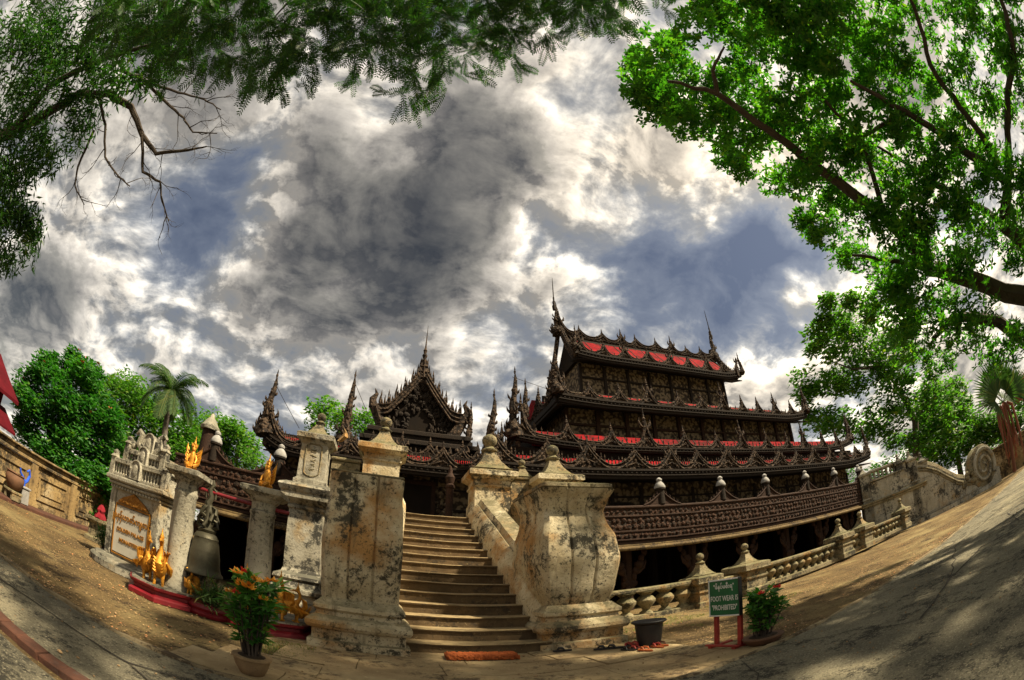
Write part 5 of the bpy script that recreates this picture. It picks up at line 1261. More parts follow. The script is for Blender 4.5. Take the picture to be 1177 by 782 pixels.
LT= [(-5.5,1.3,4.9),(-6.0,0.9,5.1),(-7.4,0.5,5.0),(-6.9,4.1,4.5),(-5.7,2.8,4.8),(-6.9,0.8,4.6),(-6.2,0.2,4.7),(-5.9,2.0,5.0),(-4.4,2.4,6.0),(-6.4,1.8,3.8),(-6.4,0.8,4.2),(-6.7,2.9,4.5),(-5.7,2.9,4.1),(-4.8,2.2,7.3),(-6.4,2.6,3.8),(-6.5,3.3,5.8),(-6.5,2.8,5.0),(-5.0,2.4,5.9),(-5.4,1.7,6.4),(-5.0,1.6,5.5),(-4.7,1.7,7.2),(-6.0,0.4,5.3),(-7.6,1.9,5.3),(-7.3,1.4,4.8),(-5.1,1.1,6.1),(-6.1,3.7,3.9),(-6.4,2.3,4.9),(-7.1,2.9,4.4),(-6.7,2.8,4.7),(-5.0,2.2,7.7),(-7.0,2.1,4.7),(-7.8,1.7,4.9),(-6.4,3.0,3.1),(-5.4,0.9,5.7),(-5.7,3.3,4.0),(-6.4,0.5,4.7),(-6.3,2.9,4.7),(-6.3,1.9,4.2),(-5.8,2.6,3.6),(-6.7,3.0,3.3),(-6.3,0.7,5.5),(-5.4,2.7,5.4),(-5.7,3.2,4.1),(-5.6,1.0,5.5),(-5.3,1.0,5.0),(-6.6,2.1,3.7),(-6.5,1.6,5.1),(-6.4,3.4,3.9),(-7.8,0.1,5.3),(-6.0,2.5,6.4),(-5.7,1.0,4.6),(-5.9,2.3,7.6),(-7.2,1.0,4.9),(-6.3,2.2,4.6),(-7.4,2.4,5.6),(-4.4,1.8,6.5),(-7.8,0.0,5.5),(-6.7,2.0,6.1),(-6.7,1.8,6.6),(-6.3,1.8,6.1),(-5.9,1.7,5.2),(-5.2,2.1,6.4),(-6.6,2.5,5.5),(-6.9,2.6,4.7),(-6.2,2.9,3.6),(-5.7,0.5,4.9),(-5.8,2.6,5.6),(-6.6,1.8,7.0),(-4.5,2.1,5.6),(-6.3,3.0,4.2),(-5.3,2.6,7.5),(-6.0,2.6,3.3),(-6.4,3.6,3.6),(-7.5,2.1,5.7),(-7.3,4.0,4.0),(-5.8,2.1,6.4),(-7.0,0.9,5.2),(-6.2,1.7,5.6),(-7.3,2.2,4.4),(-7.7,0.3,5.3),(-5.7,1.7,7.7),(-4.0,2.2,6.6),(-5.8,2.5,4.4),(-6.1,3.1,3.4),(-5.9,0.9,5.4),(-5.6,1.3,5.5),(-6.6,0.4,5.0),(-5.9,3.1,4.0),(-5.2,3.0,7.7),(-5.0,1.8,5.5),(-5.8,0.7,4.9),(-5.8,2.2,4.0),(-5.1,1.3,6.0),(-5.5,2.3,4.7),(-6.5,0.9,6.1),(-5.7,2.8,6.0),(-7.3,2.2,5.2),(-6.3,2.9,5.2),(-5.0,2.1,5.9),(-6.4,2.8,3.9),(-7.5,3.6,4.5),(-6.6,2.5,4.0),(-5.9,2.2,5.7),(-6.6,2.2,4.0),(-5.2,2.9,7.4),(-6.8,1.5,6.2),(-6.9,1.9,6.3),(-6.3,1.6,5.2),(-5.6,2.4,5.7),(-4.8,1.6,6.2)]
LL1= [(-7.6,2.0,4.5),(-7.0,2.3,5.1),(-6.4,2.0,5.7),(-5.4,2.0,6.2),(-4.4,2.1,6.6)]
LL2= [(-7.6,2.1,4.4),(-6.7,2.4,5.4),(-5.9,2.4,5.9),(-5.4,2.6,6.1),(-4.9,2.9,6.1),(-4.6,3.3,5.9),(-4.3,3.6,5.8),(-3.8,3.7,6.0),(-3.5,3.7,6.1)]
LL3= [(-4.6,3.3,5.9),(-4.4,3.7,5.5),(-4.1,3.9,5.5),(-4.0,4.1,5.3),(-3.9,4.4,5.2)]
LL4= [(-5.2,2.3,6.3),(-4.8,2.6,6.4),(-4.3,3.0,6.3),(-4.0,3.3,6.3),(-3.8,3.5,6.2),(-3.4,3.6,6.3)]
LL5= [(-4.8,2.6,6.4),(-4.1,2.9,6.4),(-3.7,3.1,6.5),(-3.4,3.3,6.5)]
LL6= [(-5.5,2.6,6.0),(-5.3,3.0,5.8),(-5.2,3.4,5.5),(-4.9,3.7,5.4),(-4.7,3.9,5.4)]
LL7= [(-5.5,3.0,5.7),(-5.6,3.3,5.2),(-5.6,3.5,5.0),(-5.4,3.8,4.9)]
FT= [(-3.4,1.0,5.8),(0.9,1.0,6.1),(0.4,1.2,6.2),(-2.7,1.1,4.8),(-4.0,0.9,5.5),(-0.4,2.5,6.9),(0.6,1.4,5.7),(-1.1,1.1,6.5),(-1.2,1.8,6.3),(-0.3,2.0,7.0),(-3.2,1.3,6.3),(-3.2,2.2,5.7),(-1.6,0.9,5.5),(-1.8,1.6,5.1),(-0.7,0.9,5.9),(0.2,1.8,6.6),(-1.9,1.9,6.8),(1.9,0.5,6.8),(-0.2,1.6,6.7),(-2.6,2.0,5.5),(-0.8,1.2,7.1),(-3.3,1.2,4.7),(-1.1,1.2,5.3),(-1.4,1.2,5.5),(-1.9,0.9,5.0),(2.0,0.2,6.9),(-1.7,1.2,5.9),(-1.2,1.1,6.3),(-3.8,1.4,5.9),(-2.2,1.0,5.3),(1.4,1.0,6.6),(-2.4,1.7,5.9),(-1.2,1.4,6.5),(-1.5,1.4,5.0),(-1.0,1.6,6.1),(0.3,1.5,6.1),(-0.7,1.5,6.6),(-1.1,0.9,5.5),(-1.4,2.4,6.4),(-3.8,0.8,5.6),(-2.7,1.0,4.7),(1.3,0.6,5.7),(-0.3,1.7,5.2),(-0.5,1.8,6.3),(-2.3,1.0,5.8),(-1.3,2.4,6.5),(-2.3,2.1,5.8),(-1.1,1.6,5.5),(-0.9,1.9,6.0),(1.2,0.3,5.4),(-1.4,1.1,6.1),(-2.5,1.4,6.3),(-0.3,2.1,5.4),(-2.1,2.1,6.2),(-1.6,1.2,5.8),(1.1,1.2,6.2),(-2.0,1.4,6.4),(-2.3,1.1,5.2),(0.3,2.1,7.0),(-0.5,2.0,6.9),(-4.1,1.6,5.7),(-3.9,0.5,5.3),(0.9,0.5,6.0),(-2.2,1.0,4.8),(-2.7,1.3,5.4),(-4.2,0.7,5.5),(-2.3,1.5,5.2),(-0.7,1.1,6.1),(0.3,1.5,5.8),(-3.1,1.6,4.9),(-1.7,2.0,5.4),(0.3,0.8,6.1),(-1.7,1.1,5.6),(-1.8,1.2,5.0),(1.1,0.5,5.5),(-2.2,1.1,5.2),(0.6,0.8,6.4),(-1.1,1.3,6.7),(-1.2,1.4,6.1),(-0.8,1.9,6.5),(-1.9,1.6,5.2),(-1.1,1.5,6.7),(-3.9,0.7,4.8),(-3.4,1.1,6.1),(-0.8,1.5,6.2),(0.9,1.1,6.4),(-0.2,2.1,6.9),(-2.4,1.4,5.8),(-3.0,1.7,5.2),(-3.8,1.6,5.7),(-0.5,2.0,5.7),(-2.7,1.8,5.5),(-1.6,2.1,6.5),(-3.3,1.1,5.8),(1.3,0.8,6.4),(-1.2,1.7,6.8),(-3.5,0.4,4.7),(-4.7,0.4,5.1),(-2.4,1.6,4.9),(-3.5,0.0,4.0),(-3.0,0.9,5.8),(-2.3,1.1,5.7),(0.3,1.4,6.4),(-2.6,1.2,4.5),(-0.6,1.6,6.0),(0.3,1.4,6.1),(0.3,1.0,6.1),(-3.3,1.2,6.1),(-1.9,1.6,4.8),(0.4,1.0,6.6),(-4.1,1.0,5.2),(0.5,0.8,6.1),(1.1,0.9,6.8),(-1.1,1.9,7.0),(-3.6,1.0,5.1),(-1.2,2.2,6.6),(-2.4,2.4,6.4),(1.1,1.1,6.5),(1.3,0.2,5.5),(-1.5,1.2,5.8),(0.1,1.9,6.7),(-2.2,1.6,4.7),(-2.8,1.6,5.7),(1.6,0.3,5.6),(1.9,0.2,6.8),(-0.7,1.5,7.0),(-0.3,1.4,6.5),(-1.6,1.7,5.5),(-3.6,1.1,4.8),(1.0,0.9,6.2),(1.7,0.3,6.4),(-0.5,1.2,6.0),(-2.4,0.9,5.6),(-2.0,2.2,6.1),(-0.4,1.7,7.1),(-2.5,2.6,6.3),(0.0,1.4,5.6),(-0.9,1.6,5.5),(-0.3,2.8,6.8),(1.3,0.5,6.2),(-0.3,2.2,7.0),(-0.2,1.8,6.2),(0.2,1.5,6.2),(1.3,1.2,6.7),(-2.8,1.6,5.3),(-3.5,1.1,5.7),(0.8,1.3,6.5),(-1.3,1.7,5.5),(-1.5,2.0,6.1),(-2.6,0.8,5.3),(-3.2,1.2,5.4),(-3.9,0.8,5.0),(-3.0,1.4,4.8),(-3.4,0.4,4.1),(-4.0,0.7,5.9),(-1.9,2.0,5.5),(-1.3,1.6,7.0),(-0.0,1.8,6.3),(-3.7,1.4,5.3),(-2.8,2.1,6.1),(-1.8,1.1,5.2),(-3.7,1.3,6.1),(-1.6,2.0,5.9),(-3.1,1.4,5.8),(-3.4,1.6,5.8),(-1.7,1.9,5.5),(-1.1,2.3,6.8),(-0.5,1.9,6.9),(-0.3,1.5,7.2),(0.0,1.1,5.6),(-0.3,1.4,7.3),(-1.8,1.5,4.8),(-2.3,1.7,5.6),(-1.4,1.3,5.1),(-3.8,1.0,5.2),(0.5,1.2,5.5),(-1.6,1.4,5.0),(-2.7,0.8,4.7),(-1.0,1.7,5.6),(-1.4,0.8,5.2),(0.2,1.0,5.7),(-2.9,0.8,5.1),(-2.6,1.7,5.6),(-2.6,1.4,5.0),(0.9,1.1,6.9),(-3.1,0.6,5.2),(-3.1,1.3,6.5),(-2.4,1.4,5.8),(-1.4,1.4,6.8),(0.2,1.0,5.7),(-0.1,1.8,5.6),(0.2,0.7,5.7),(-3.2,1.6,6.0),(0.7,1.0,5.3),(-0.8,1.2,5.8),(-3.3,0.6,4.8),(-0.2,2.3,6.8),(-2.8,0.7,4.7),(1.0,0.6,5.9),(-0.2,1.2,7.1),(0.7,1.0,7.1),(-1.0,1.8,6.8),(-1.6,1.2,6.5),(-2.9,1.3,5.2),(0.3,1.7,5.9),(-4.3,0.2,4.7),(-2.0,1.1,6.1),(-3.9,1.3,5.0),(1.2,1.1,6.5),(-1.4,1.5,5.5),(-1.5,1.6,5.5),(1.0,0.5,6.4),(-0.2,1.3,5.5),(1.0,0.5,5.4),(-0.3,1.6,5.3),(-0.6,1.6,7.1),(-0.9,2.2,6.9),(-1.9,1.8,6.9),(-4.3,0.5,5.3),(0.5,1.0,6.8),(-2.3,1.3,5.0),(-4.1,1.1,5.0),(-3.5,0.8,5.8),(-3.0,1.0,6.2),(-0.7,1.6,6.3),(-1.2,1.7,5.6),(-1.3,1.6,5.7),(-4.0,1.4,5.8),(-3.1,1.3,5.5),(-1.1,1.1,5.8),(0.6,0.9,6.3),(-3.8,1.5,5.7),(1.6,0.5,6.8),(1.0,0.9,5.7),(-0.3,1.1,6.5),(-2.9,1.8,5.8),(-3.6,1.2,5.5),(-2.0,2.2,5.5),(0.4,1.0,6.1),(-4.0,1.0,5.9),(-1.8,1.8,5.2),(-4.4,0.7,5.4),(-0.4,2.1,5.7),(1.1,1.0,5.7),(-1.2,1.7,6.4),(1.4,0.3,5.7),(-4.3,1.0,5.1),(-0.1,1.3,6.8),(-2.6,0.9,5.6),(-0.2,2.0,6.0),(-1.7,1.5,6.2),(0.4,1.0,5.6),(1.7,0.9,7.1),(-0.0,1.1,6.8),(-2.0,2.0,5.8),(-3.1,0.7,4.4),(-1.2,1.3,6.7),(-0.6,1.3,6.7),(0.7,0.8,6.9),(0.8,1.1,6.5)]
MT= [(37.8,11.1,8.9),(36.5,17.6,17.0),(37.9,11.7,12.9),(44.2,9.9,9.5),(36.1,13.7,17.8),(34.8,22.1,14.6),(38.7,16.5,17.9),(42.7,10.7,9.6),(35.1,22.9,11.5),(35.9,17.7,8.6),(39.7,18.1,9.8),(36.8,16.2,7.8),(36.0,12.2,12.9),(38.5,13.0,11.6),(38.8,18.7,16.2),(44.4,10.3,7.4),(36.2,15.3,20.4),(38.2,10.7,10.7),(39.9,16.6,14.9),(40.9,18.5,16.5),(35.2,21.3,11.8),(38.1,15.7,9.8),(33.7,17.8,15.9),(39.2,10.0,5.2),(40.8,15.3,16.5),(39.9,11.9,7.1),(36.4,12.1,4.7),(34.7,22.9,12.6),(34.5,16.9,20.9),(38.5,18.2,11.0),(39.2,14.9,13.6),(39.6,16.4,13.6),(42.1,18.6,21.5),(33.9,22.6,14.2),(34.4,17.9,19.4),(36.0,14.2,8.3),(34.2,20.6,10.4),(37.4,22.0,19.2),(37.2,17.6,20.3),(39.3,12.3,5.9),(43.4,14.7,7.9),(37.1,9.8,6.7),(36.1,14.3,10.9),(34.4,20.6,14.0),(39.6,19.8,20.6),(34.1,19.2,18.8),(39.0,13.9,9.7),(38.2,12.6,8.4),(33.6,21.8,15.5),(37.3,20.7,10.3),(38.0,13.5,6.1),(37.1,20.3,19.1),(40.0,17.1,7.4),(41.9,16.8,19.4),(39.8,15.4,6.9),(37.5,12.8,16.2),(40.1,21.0,10.2),(37.6,15.3,15.3),(37.6,18.2,13.4),(37.4,14.3,19.8),(37.7,19.1,14.2),(40.1,22.4,12.2),(38.8,12.8,15.5),(38.5,20.9,14.3),(37.5,14.0,11.6),(37.8,10.7,5.2),(37.4,21.4,15.6),(40.6,10.3,8.1),(40.2,21.7,16.0),(37.5,17.7,18.4)]
ML= [[(39.3,14.9,5.0),(39.6,14.0,8.3),(39.3,14.7,11.1),(38.9,15.8,14.2),(38.5,16.8,17.0),(38.1,17.7,19.9)],[(39.6,14.0,8.3),(40.4,11.5,9.2),(40.9,9.5,9.4)],[(39.3,14.7,11.1),(39.9,13.1,12.9),(39.9,13.0,15.5)],[(38.9,15.8,14.2),(37.7,18.4,15.0),(36.9,20.1,16.7)]]
MT2= [(50.2,11.9,8.7),(46.9,14.8,7.2),(46.7,8.6,4.1),(49.2,10.6,8.4),(48.2,6.2,3.9),(43.7,12.0,3.4),(47.5,15.2,9.9),(49.5,12.5,5.5),(49.1,14.1,7.2),(48.0,6.1,3.1),(47.4,12.3,9.0),(45.1,13.2,8.4),(48.9,11.7,6.0),(50.3,7.9,3.0),(49.0,16.4,7.1),(48.4,10.8,6.8),(45.7,4.3,1.6),(45.4,8.9,4.8),(48.8,13.0,10.8),(48.6,13.3,4.6),(44.4,11.3,7.5),(47.6,13.9,10.0),(44.3,10.5,4.1),(47.3,7.2,4.7),(45.5,14.9,8.8),(45.8,13.7,5.8),(46.5,4.5,3.5),(49.8,3.3,3.9),(47.8,3.3,1.6),(43.5,13.1,10.6),(48.8,6.2,5.3),(45.3,14.7,7.9),(48.0,10.5,5.4),(45.8,8.0,5.0),(44.6,8.9,6.0),(45.2,14.0,10.2),(44.6,10.6,9.3),(45.8,2.6,2.7),(47.9,11.9,6.8),(47.2,9.3,3.6),(43.7,13.2,4.2),(47.2,5.8,2.0),(49.1,4.4,4.9),(43.4,15.1,5.8),(47.8,7.5,4.0),(43.5,14.2,5.1)]
LA= [(-14.3,12.1,4.1),(-11.7,14.7,1.3),(-11.9,12.3,5.3),(-14.1,14.8,4.3),(-14.9,12.7,2.2),(-12.8,13.1,1.6),(-14.5,12.3,5.1),(-11.6,14.0,3.1),(-12.2,13.0,5.2),(-12.7,12.1,2.9),(-12.5,13.2,2.2),(-10.5,13.7,2.1),(-12.6,15.2,1.6),(-10.6,14.3,1.6),(-13.2,11.1,3.2),(-13.0,13.2,5.3),(-12.6,13.0,2.3),(-11.2,14.0,0.7),(-11.7,13.0,4.2),(-15.5,12.7,3.2),(-13.3,11.9,2.2),(-11.5,15.5,2.7),(-12.3,13.3,3.4),(-10.0,13.8,2.0),(-12.2,12.0,4.0),(-14.1,13.8,5.2),(-11.7,12.8,3.0),(-13.9,11.6,4.5),(-11.9,12.4,2.8),(-11.7,12.5,1.9),(-12.5,11.9,3.7),(-14.0,13.6,6.1),(-12.1,12.1,3.7),(-13.1,11.8,3.0),(-11.8,15.2,3.0),(-11.0,15.9,2.0),(-10.8,14.0,4.2),(-13.3,15.3,2.1),(-13.6,14.6,4.6),(-15.3,13.1,4.7),(-11.5,14.5,1.8),(-12.2,13.8,4.8),(-14.1,12.5,4.9),(-10.8,15.6,2.8),(-13.0,15.4,4.4),(-13.1,14.6,5.4),(-13.8,13.4,5.7),(-14.1,11.9,2.5),(-10.0,14.3,2.3),(-12.3,11.9,2.0),(-14.5,12.8,5.4),(-14.2,13.8,3.4),(-13.4,13.6,3.0),(-12.0,13.2,1.8),(-12.0,14.8,3.8),(-12.8,13.3,3.4),(-11.9,14.4,2.5),(-11.1,13.0,1.8),(-12.9,15.7,5.2),(-13.2,12.4,4.7),(-10.9,13.7,2.1),(-12.7,14.7,1.0),(-12.8,14.5,2.9),(-11.8,15.3,0.8),(-11.8,13.6,3.6),(-14.5,13.5,2.1),(-15.1,13.5,4.3),(-15.0,13.2,3.5),(-13.1,14.3,5.9),(-14.6,11.8,4.0),(-11.4,14.4,4.6),(-13.7,11.0,3.3),(-12.3,16.1,4.0),(-13.5,13.3,1.6),(-11.1,14.0,4.0)]
LB= [(-12.2,23.9,4.9),(-12.6,20.5,3.9),(-15.8,20.6,5.7),(-16.1,21.1,7.1),(-14.0,22.2,6.6),(-12.5,21.8,4.2),(-16.5,20.1,7.3),(-15.5,20.4,7.8),(-15.9,21.5,6.5),(-15.3,21.2,7.4),(-12.3,20.7,6.3),(-14.2,21.2,7.3),(-16.6,20.9,7.7),(-13.1,22.3,4.7),(-14.2,21.2,4.8),(-15.0,21.3,5.9),(-12.3,23.9,7.0),(-12.9,22.4,5.9),(-12.4,21.1,7.1),(-12.7,23.3,6.0),(-15.3,19.2,6.6),(-13.4,21.2,4.7),(-15.8,19.8,5.1),(-16.1,18.7,6.2),(-14.7,22.2,4.3),(-12.6,23.8,6.3),(-14.1,19.7,3.8),(-13.3,20.9,4.0),(-14.5,22.1,5.3),(-11.2,21.8,5.7),(-11.7,21.3,5.2),(-15.1,19.5,4.7),(-10.9,22.2,4.5),(-12.1,21.1,5.1),(-15.7,21.7,5.7),(-11.6,23.8,6.9),(-14.6,21.8,3.6),(-14.5,22.4,7.3),(-14.5,19.7,4.5),(-11.8,22.1,7.1),(-11.8,21.7,4.8),(-12.2,23.9,4.5),(-14.2,20.1,4.3),(-11.7,21.9,6.5),(-10.9,21.8,5.0),(-10.9,22.2,6.1),(-13.6,22.2,6.1),(-13.5,20.7,5.5),(-15.4,22.0,7.5),(-11.0,22.7,5.7),(-13.4,21.6,7.6),(-16.8,20.4,6.1),(-13.4,22.6,5.2),(-11.6,23.2,7.7),(-14.1,20.4,3.8),(-13.4,21.6,6.9),(-14.3,19.6,7.4),(-13.7,20.6,6.3)]
LC= [(-11.3,29.8,9.0),(-11.5,29.7,6.7),(-14.3,29.6,8.2),(-11.0,29.6,7.8),(-11.5,28.9,8.7),(-11.9,29.4,6.4),(-10.6,31.1,7.4),(-13.7,29.6,7.8),(-10.7,31.8,9.1),(-13.1,29.5,9.0),(-11.7,31.6,7.0),(-11.1,31.0,9.0),(-12.4,30.0,9.5),(-11.2,28.4,9.0),(-12.5,30.7,7.7),(-12.0,28.4,8.6),(-10.5,29.7,7.9),(-11.9,29.2,8.0),(-12.7,29.8,7.9),(-12.5,27.7,9.0),(-13.2,29.6,8.1),(-10.7,32.0,8.4),(-12.1,31.2,7.5),(-9.4,28.5,7.2),(-13.4,28.4,8.3),(-13.2,30.7,6.7)]
LD= [(-6.3,33.8,13.6),(-6.1,37.0,13.5),(-3.7,35.7,13.0),(-5.6,34.9,14.3),(-4.8,37.5,14.8),(-6.4,34.0,12.7),(-4.5,33.9,12.7),(-6.8,35.7,12.0),(-5.9,34.4,11.6),(-3.9,33.9,13.1),(-4.3,35.2,12.6),(-5.9,35.0,13.6)]
LE= [(-2.1,34.5,13.1),(-0.6,37.1,13.9),(-1.4,35.9,14.0),(-2.0,36.8,14.7),(-1.3,36.3,13.0),(-1.8,34.1,12.0),(-2.6,34.3,13.5),(-2.3,34.3,12.3)]
# ================================================================ TREES
def crown(clumps, n, L, W, m, par, seed, rad, droop=0.0, name='crown', flat=.75, whorl=1):
    mb = MB(); rnd = random.Random(seed)
    for c in clumps:
        k = int(n * rnd.uniform(.65, 1.35) * (.62 if whorl > 1 and (c[0] > 8.8 and c[1] < 1.5 or c[2] < 5.2) else 1)); r = rad * rnd.uniform(.75, 1.3)
        for _ in range(k):
            a = rnd.uniform(0, 2 * PI); z = rnd.uniform(-1, 1); q = math.sqrt(1 - z * z); rr = r * rnd.random() ** .45
            p = Vector((c[0] + rr * q * math.cos(a), c[1] + rr * q * math.sin(a), c[2] + rr * z * flat))
            b = rnd.uniform(0, 2 * PI); d = Vector((math.cos(b), math.sin(b), rnd.uniform(-.7, .4) - droop)).normalized()
            sd = d.cross(Vector((rnd.uniform(-.7, .7), rnd.uniform(-.7, .7), 1))).normalized()
            if whorl == 1:
                mb.leaf(p, d, sd, L * rnd.uniform(.65, 1.25), W * rnd.uniform(.7, 1.2), .18)
            else:
                nr = d.cross(sd)
                for q in range(whorl):
                    t = q / whorl * 2 * PI + rnd.uniform(-.3, .3); dq = (d * math.cos(t) + sd * math.sin(t) + nr * rnd.uniform(-.5, .1)).normalized()
                    mb.leaf(p, dq, nr.cross(dq), L * rnd.uniform(.65, 1.2), W * rnd.uniform(.75, 1.2), .15)
    return mb.build(name, m, par)
def limbs(par, lines, r0, r1, m, name='branch', n=7, sub=None):
    for i, ln in enumerate(lines):
        a = r0[i] if hasattr(r0, '__len__') else r0; b = r1[i] if hasattr(r1, '__len__') else r1
        P = [Vector(p) for p in ln]; Q = []
        for p, q in zip(P, P[1:]):
            for k in range(4): Q.append(p.lerp(q, k / 4) + Vector([.05 * (p - q).length * noise.noise((p + Vector((k * 1.3, j * 5, i))) * 1.0) for j in range(3)]))
        Q.append(P[-1])
        mb = MB(); mb.tube(Q, [a + (b - a) * k / (len(Q) - 1) for k in range(len(Q))], n)
        mb.build(name, m, par, True)
def twigs(par, seeds, rnd, m, L, r, n=3, name='twig'):
    for (p, d) in seeds:
        st = [(Vector(p), Vector(d).normalized(), L, r, 0)]; mb = MB()
        while st:
            p0, d0, l, rr, dep = st.pop()
            pts = [p0]; dd = d0
            for k in range(4):
                dd = (dd + Vector([rnd.uniform(-.35, .35) for _ in range(3)])).normalized(); pts.append(pts[-1] + dd * l / 4)
            mb.tube(pts, [rr, rr * .85, rr * .7, rr * .55, rr * .4], 4)
            if dep < n:
                for q in (2, 3, 4):
                    if rnd.random() < .8:
                        st.append((pts[q], (dd + Vector([rnd.uniform(-.9, .9) for _ in range(3)])).normalized(), l * .55, rr * .5, dep + 1))
        mb.build(name, m, par)
rnd = random.Random(77)
# --- great tree on the right, its trunk just out of frame
tr = thing('broadleaf_tree', (13.6, -1.6, 0), 'huge spreading broadleaf tree whose leafy limbs reach in from the right edge', 'tree')
mb = MB(); mb.tube([(13.8, -1.9, -.2), (13.6, -1.7, 1.2), (13.2, -1.4, 2.6), (12.6, -1.2, 3.6)], [.62, .48, .42, .38], 14); mb.build('trunk', M['bark'], tr, True)
limbs(tr, [RL1, RL1b, RL2, RL3, RL4, RL5, RL6], [.26, .06, .20, .22, .11, .10, .08], [.03, .02, .06, .04, .04, .03, .03], M['bark'])
limbs(tr, [[(12.6, -1.2, 3.6), (12.2, -.8, 3.8)], [(12.6, -1.2, 3.6), (12.5, -.3, 3.0)], [(12.6, -1.2, 3.6), (12.0, -1.4, 4.6)], [(10.5, 1.8, 6.0), (9.8, 2.6, 6.6), (9.0, 3.2, 6.9)], [(9.1, 1.9, 7.1), (8.0, 1.0, 8.2), (6.8, .9, 9)], [(11.3, -.7, 5.8), (9.8, .3, 7.2), (8.4, .9, 8.2)]], [.34, .24, .26, .08, .08, .10], [.26, .20, .22, .03, .03, .03], M['bark'])
crown(RT, 78, .17, .078, M['leaf_right'], tr, 1, .56, .15, whorl=5)
# --- willow-leaved tree at the upper left, trunk out of frame
tl = thing('narrow_leaved_tree', (-8.4, 1.6, 0), 'narrow-leaved tree with bare crooked twigs reaching in at the upper left corner', 'tree')
mb = MB(); mb.tube([(-8.6, 1.2, -.2), (-8.3, 1.5, 2), (-7.9, 1.9, 3.6), (-7.6, 2.05, 4.45)], [.34, .26, .2, .16], 12); mb.build('trunk', M['bark'], tl, True)
limbs(tl, [LL1, LL2, LL3, LL4, LL5, LL6, LL7], [.09, .10, .030, .035, .025, .030, .028], [.03, .012, .008, .008, .008, .010, .008], M['bark'])
sd = []
for ln in (LL2[4:], LL3, LL4[1:], LL5[1:], LL6[1:], LL7[1:]):
    for a, b in zip(ln, ln[1:]):
        for f in (.2, .7):
            p = Vector(a).lerp(Vector(b), f); sd.append((p, (Vector(b) - Vector(a)).normalized() + Vector([rnd.uniform(-1, 1) for _ in range(3)])))
twigs(tl, sd, rnd, M['bark'], .42, .010, 2)
crown(LT, 170, .16, .036, M['leaf_willow'], tl, 2, .34, .5)
# --- feathery foliage overhead: sprigs of paired leaflets
tf = thing('feathery_tree', (-1.5, -3.2, 0), 'feathery compound-leaved tree whose sprays hang across the top of the view', 'tree')
mb = MB(); mb.tube([(-1.5, -3.4, -.2), (-1.4, -3.1, 2.5), (-1.2, -2.6, 5), (-1.0, -1.8, 6.6)], [.28, .22, .16, .12], 12); mb.build('trunk', M['bark'], tf, True)
limbs(tf, [[(-1.0, -1.8, 6.6), (-1.0, -.4, 6.9), (-.9, .6, 6.9), (-.7, 1.4, 6.6), (-.5, 2.2, 6.4)], [(-1.0, -1.8, 6.6), (-2.0, -.6, 6.5), (-2.9, .5, 6.3), (-3.6, 1.2, 5.9)], [(-1.0, -1.8, 6.6), (.2, -.4, 7.0), (1.2, .3, 7.1), (2.2, .7, 7.0)], [(-1.0, .2, 6.9), (-1.9, 1.2, 6.5), (-2.4, 1.8, 6.2)], [(-.9, .6, 6.9), (.1, 1.3, 6.9), (.5, 1.7, 6.9)]], [.09, .07, .06, .035, .03], [.012, .010, .008, .008, .008], M['bark'], n=6)
mb = MB(); rnd = random.Random(31)
def frond(mb, p, d, n, L, l, w):
    sdv = d.cross(Vector((rnd.uniform(-.5, .5), rnd.uniform(-.5, .5), 1))).normalized()
    q = Vector(p); dd = Vector(d); pts = [q.copy()]
    for k in range(n):
        dd = (dd + Vector((0, 0, -.055))).normalized(); q = q + dd * (L / n); pts.append(q.copy())
        f = math.sin(PI * (k + 1.2) / (n + 1.4)) ** .5
        for s in (-1, 1):
            ld = (sdv * s + dd * .45 + Vector((0, 0, rnd.uniform(-.35, .05)))).normalized(); mb.leaf(q, ld, dd, l * f * rnd.uniform(.85, 1.1), w, .1)
    mb.tube(pts[::3] + [pts[-1]], .0025, 3)
for c in FT:
    c = Vector(c)
    for k in range(rnd.randint(3, 6)):
        a = rnd.uniform(0, 2 * PI); d = Vector((math.cos(a), math.sin(a) + .35, rnd.uniform(-.9, .15))).normalized()
        p = c + Vector([rnd.uniform(-.25, .25) for _ in range(3)])
        for j in range(3):
            b = d + Vector([rnd.uniform(-.5, .5) for _ in range(3)]); frond(mb, p + d * .05 * j, b.normalized(), 11, rnd.uniform(.18, .30), .062, .017)
mb.build('crown', M['leaf_fern'], tf)
# --- trees behind the right end of the monastery
def bgtree(name, base, label, trunk, lines, clumps, n, L, W, m, rad, seed, group=None):
    t = thing(name, base, label, 'tree', group=group)
    mb = MB(); mb.tube(trunk[0], trunk[1], 10); mb.build('trunk', M['bark_light'], t, True)
    if lines: limbs(t, lines, .16, .05, M['bark_light'])
    crown(clumps, n, L, W, M[m], t, seed, rad)
    return t
bgtree('tall_tree', (39.4, 15.6, 0), 'tall forked light-crowned tree rising behind the right end of the teak roofs', ([(39.4, 15.6, 0), (39.3, 15.0, 4), (39.6, 14.1, 8), (39.3, 14.7, 11)], [.5, .42, .36, .26]), ML, MT, 230, .55, .32, 'leaf_mid', 1.45, 11)
bgtree('bushy_tree', (46.5, 12.5, 0), 'dense lighter green tree behind the grey side staircase', ([(46.5, 12.5, 0), (46.4, 12.4, 5)], [.4, .25]), [], MT2, 300, .55, .32, 'leaf_mid', 1.5, 12)
mid2 = [(41 + i % 4 * 2.2, 17 + (i // 4) * 2.4, 3 + (i * 7 % 5) * .9) for i in range(20)]
bgtree('bushy_tree', (43, 20, 0), 'low dark bushy tree behind the right end of the monastery', ([(43, 20, 0), (43, 20, 4)], [.3, .2]), [], mid2, 150, .5, .28, 'leaf_dark', 1.6, 13)
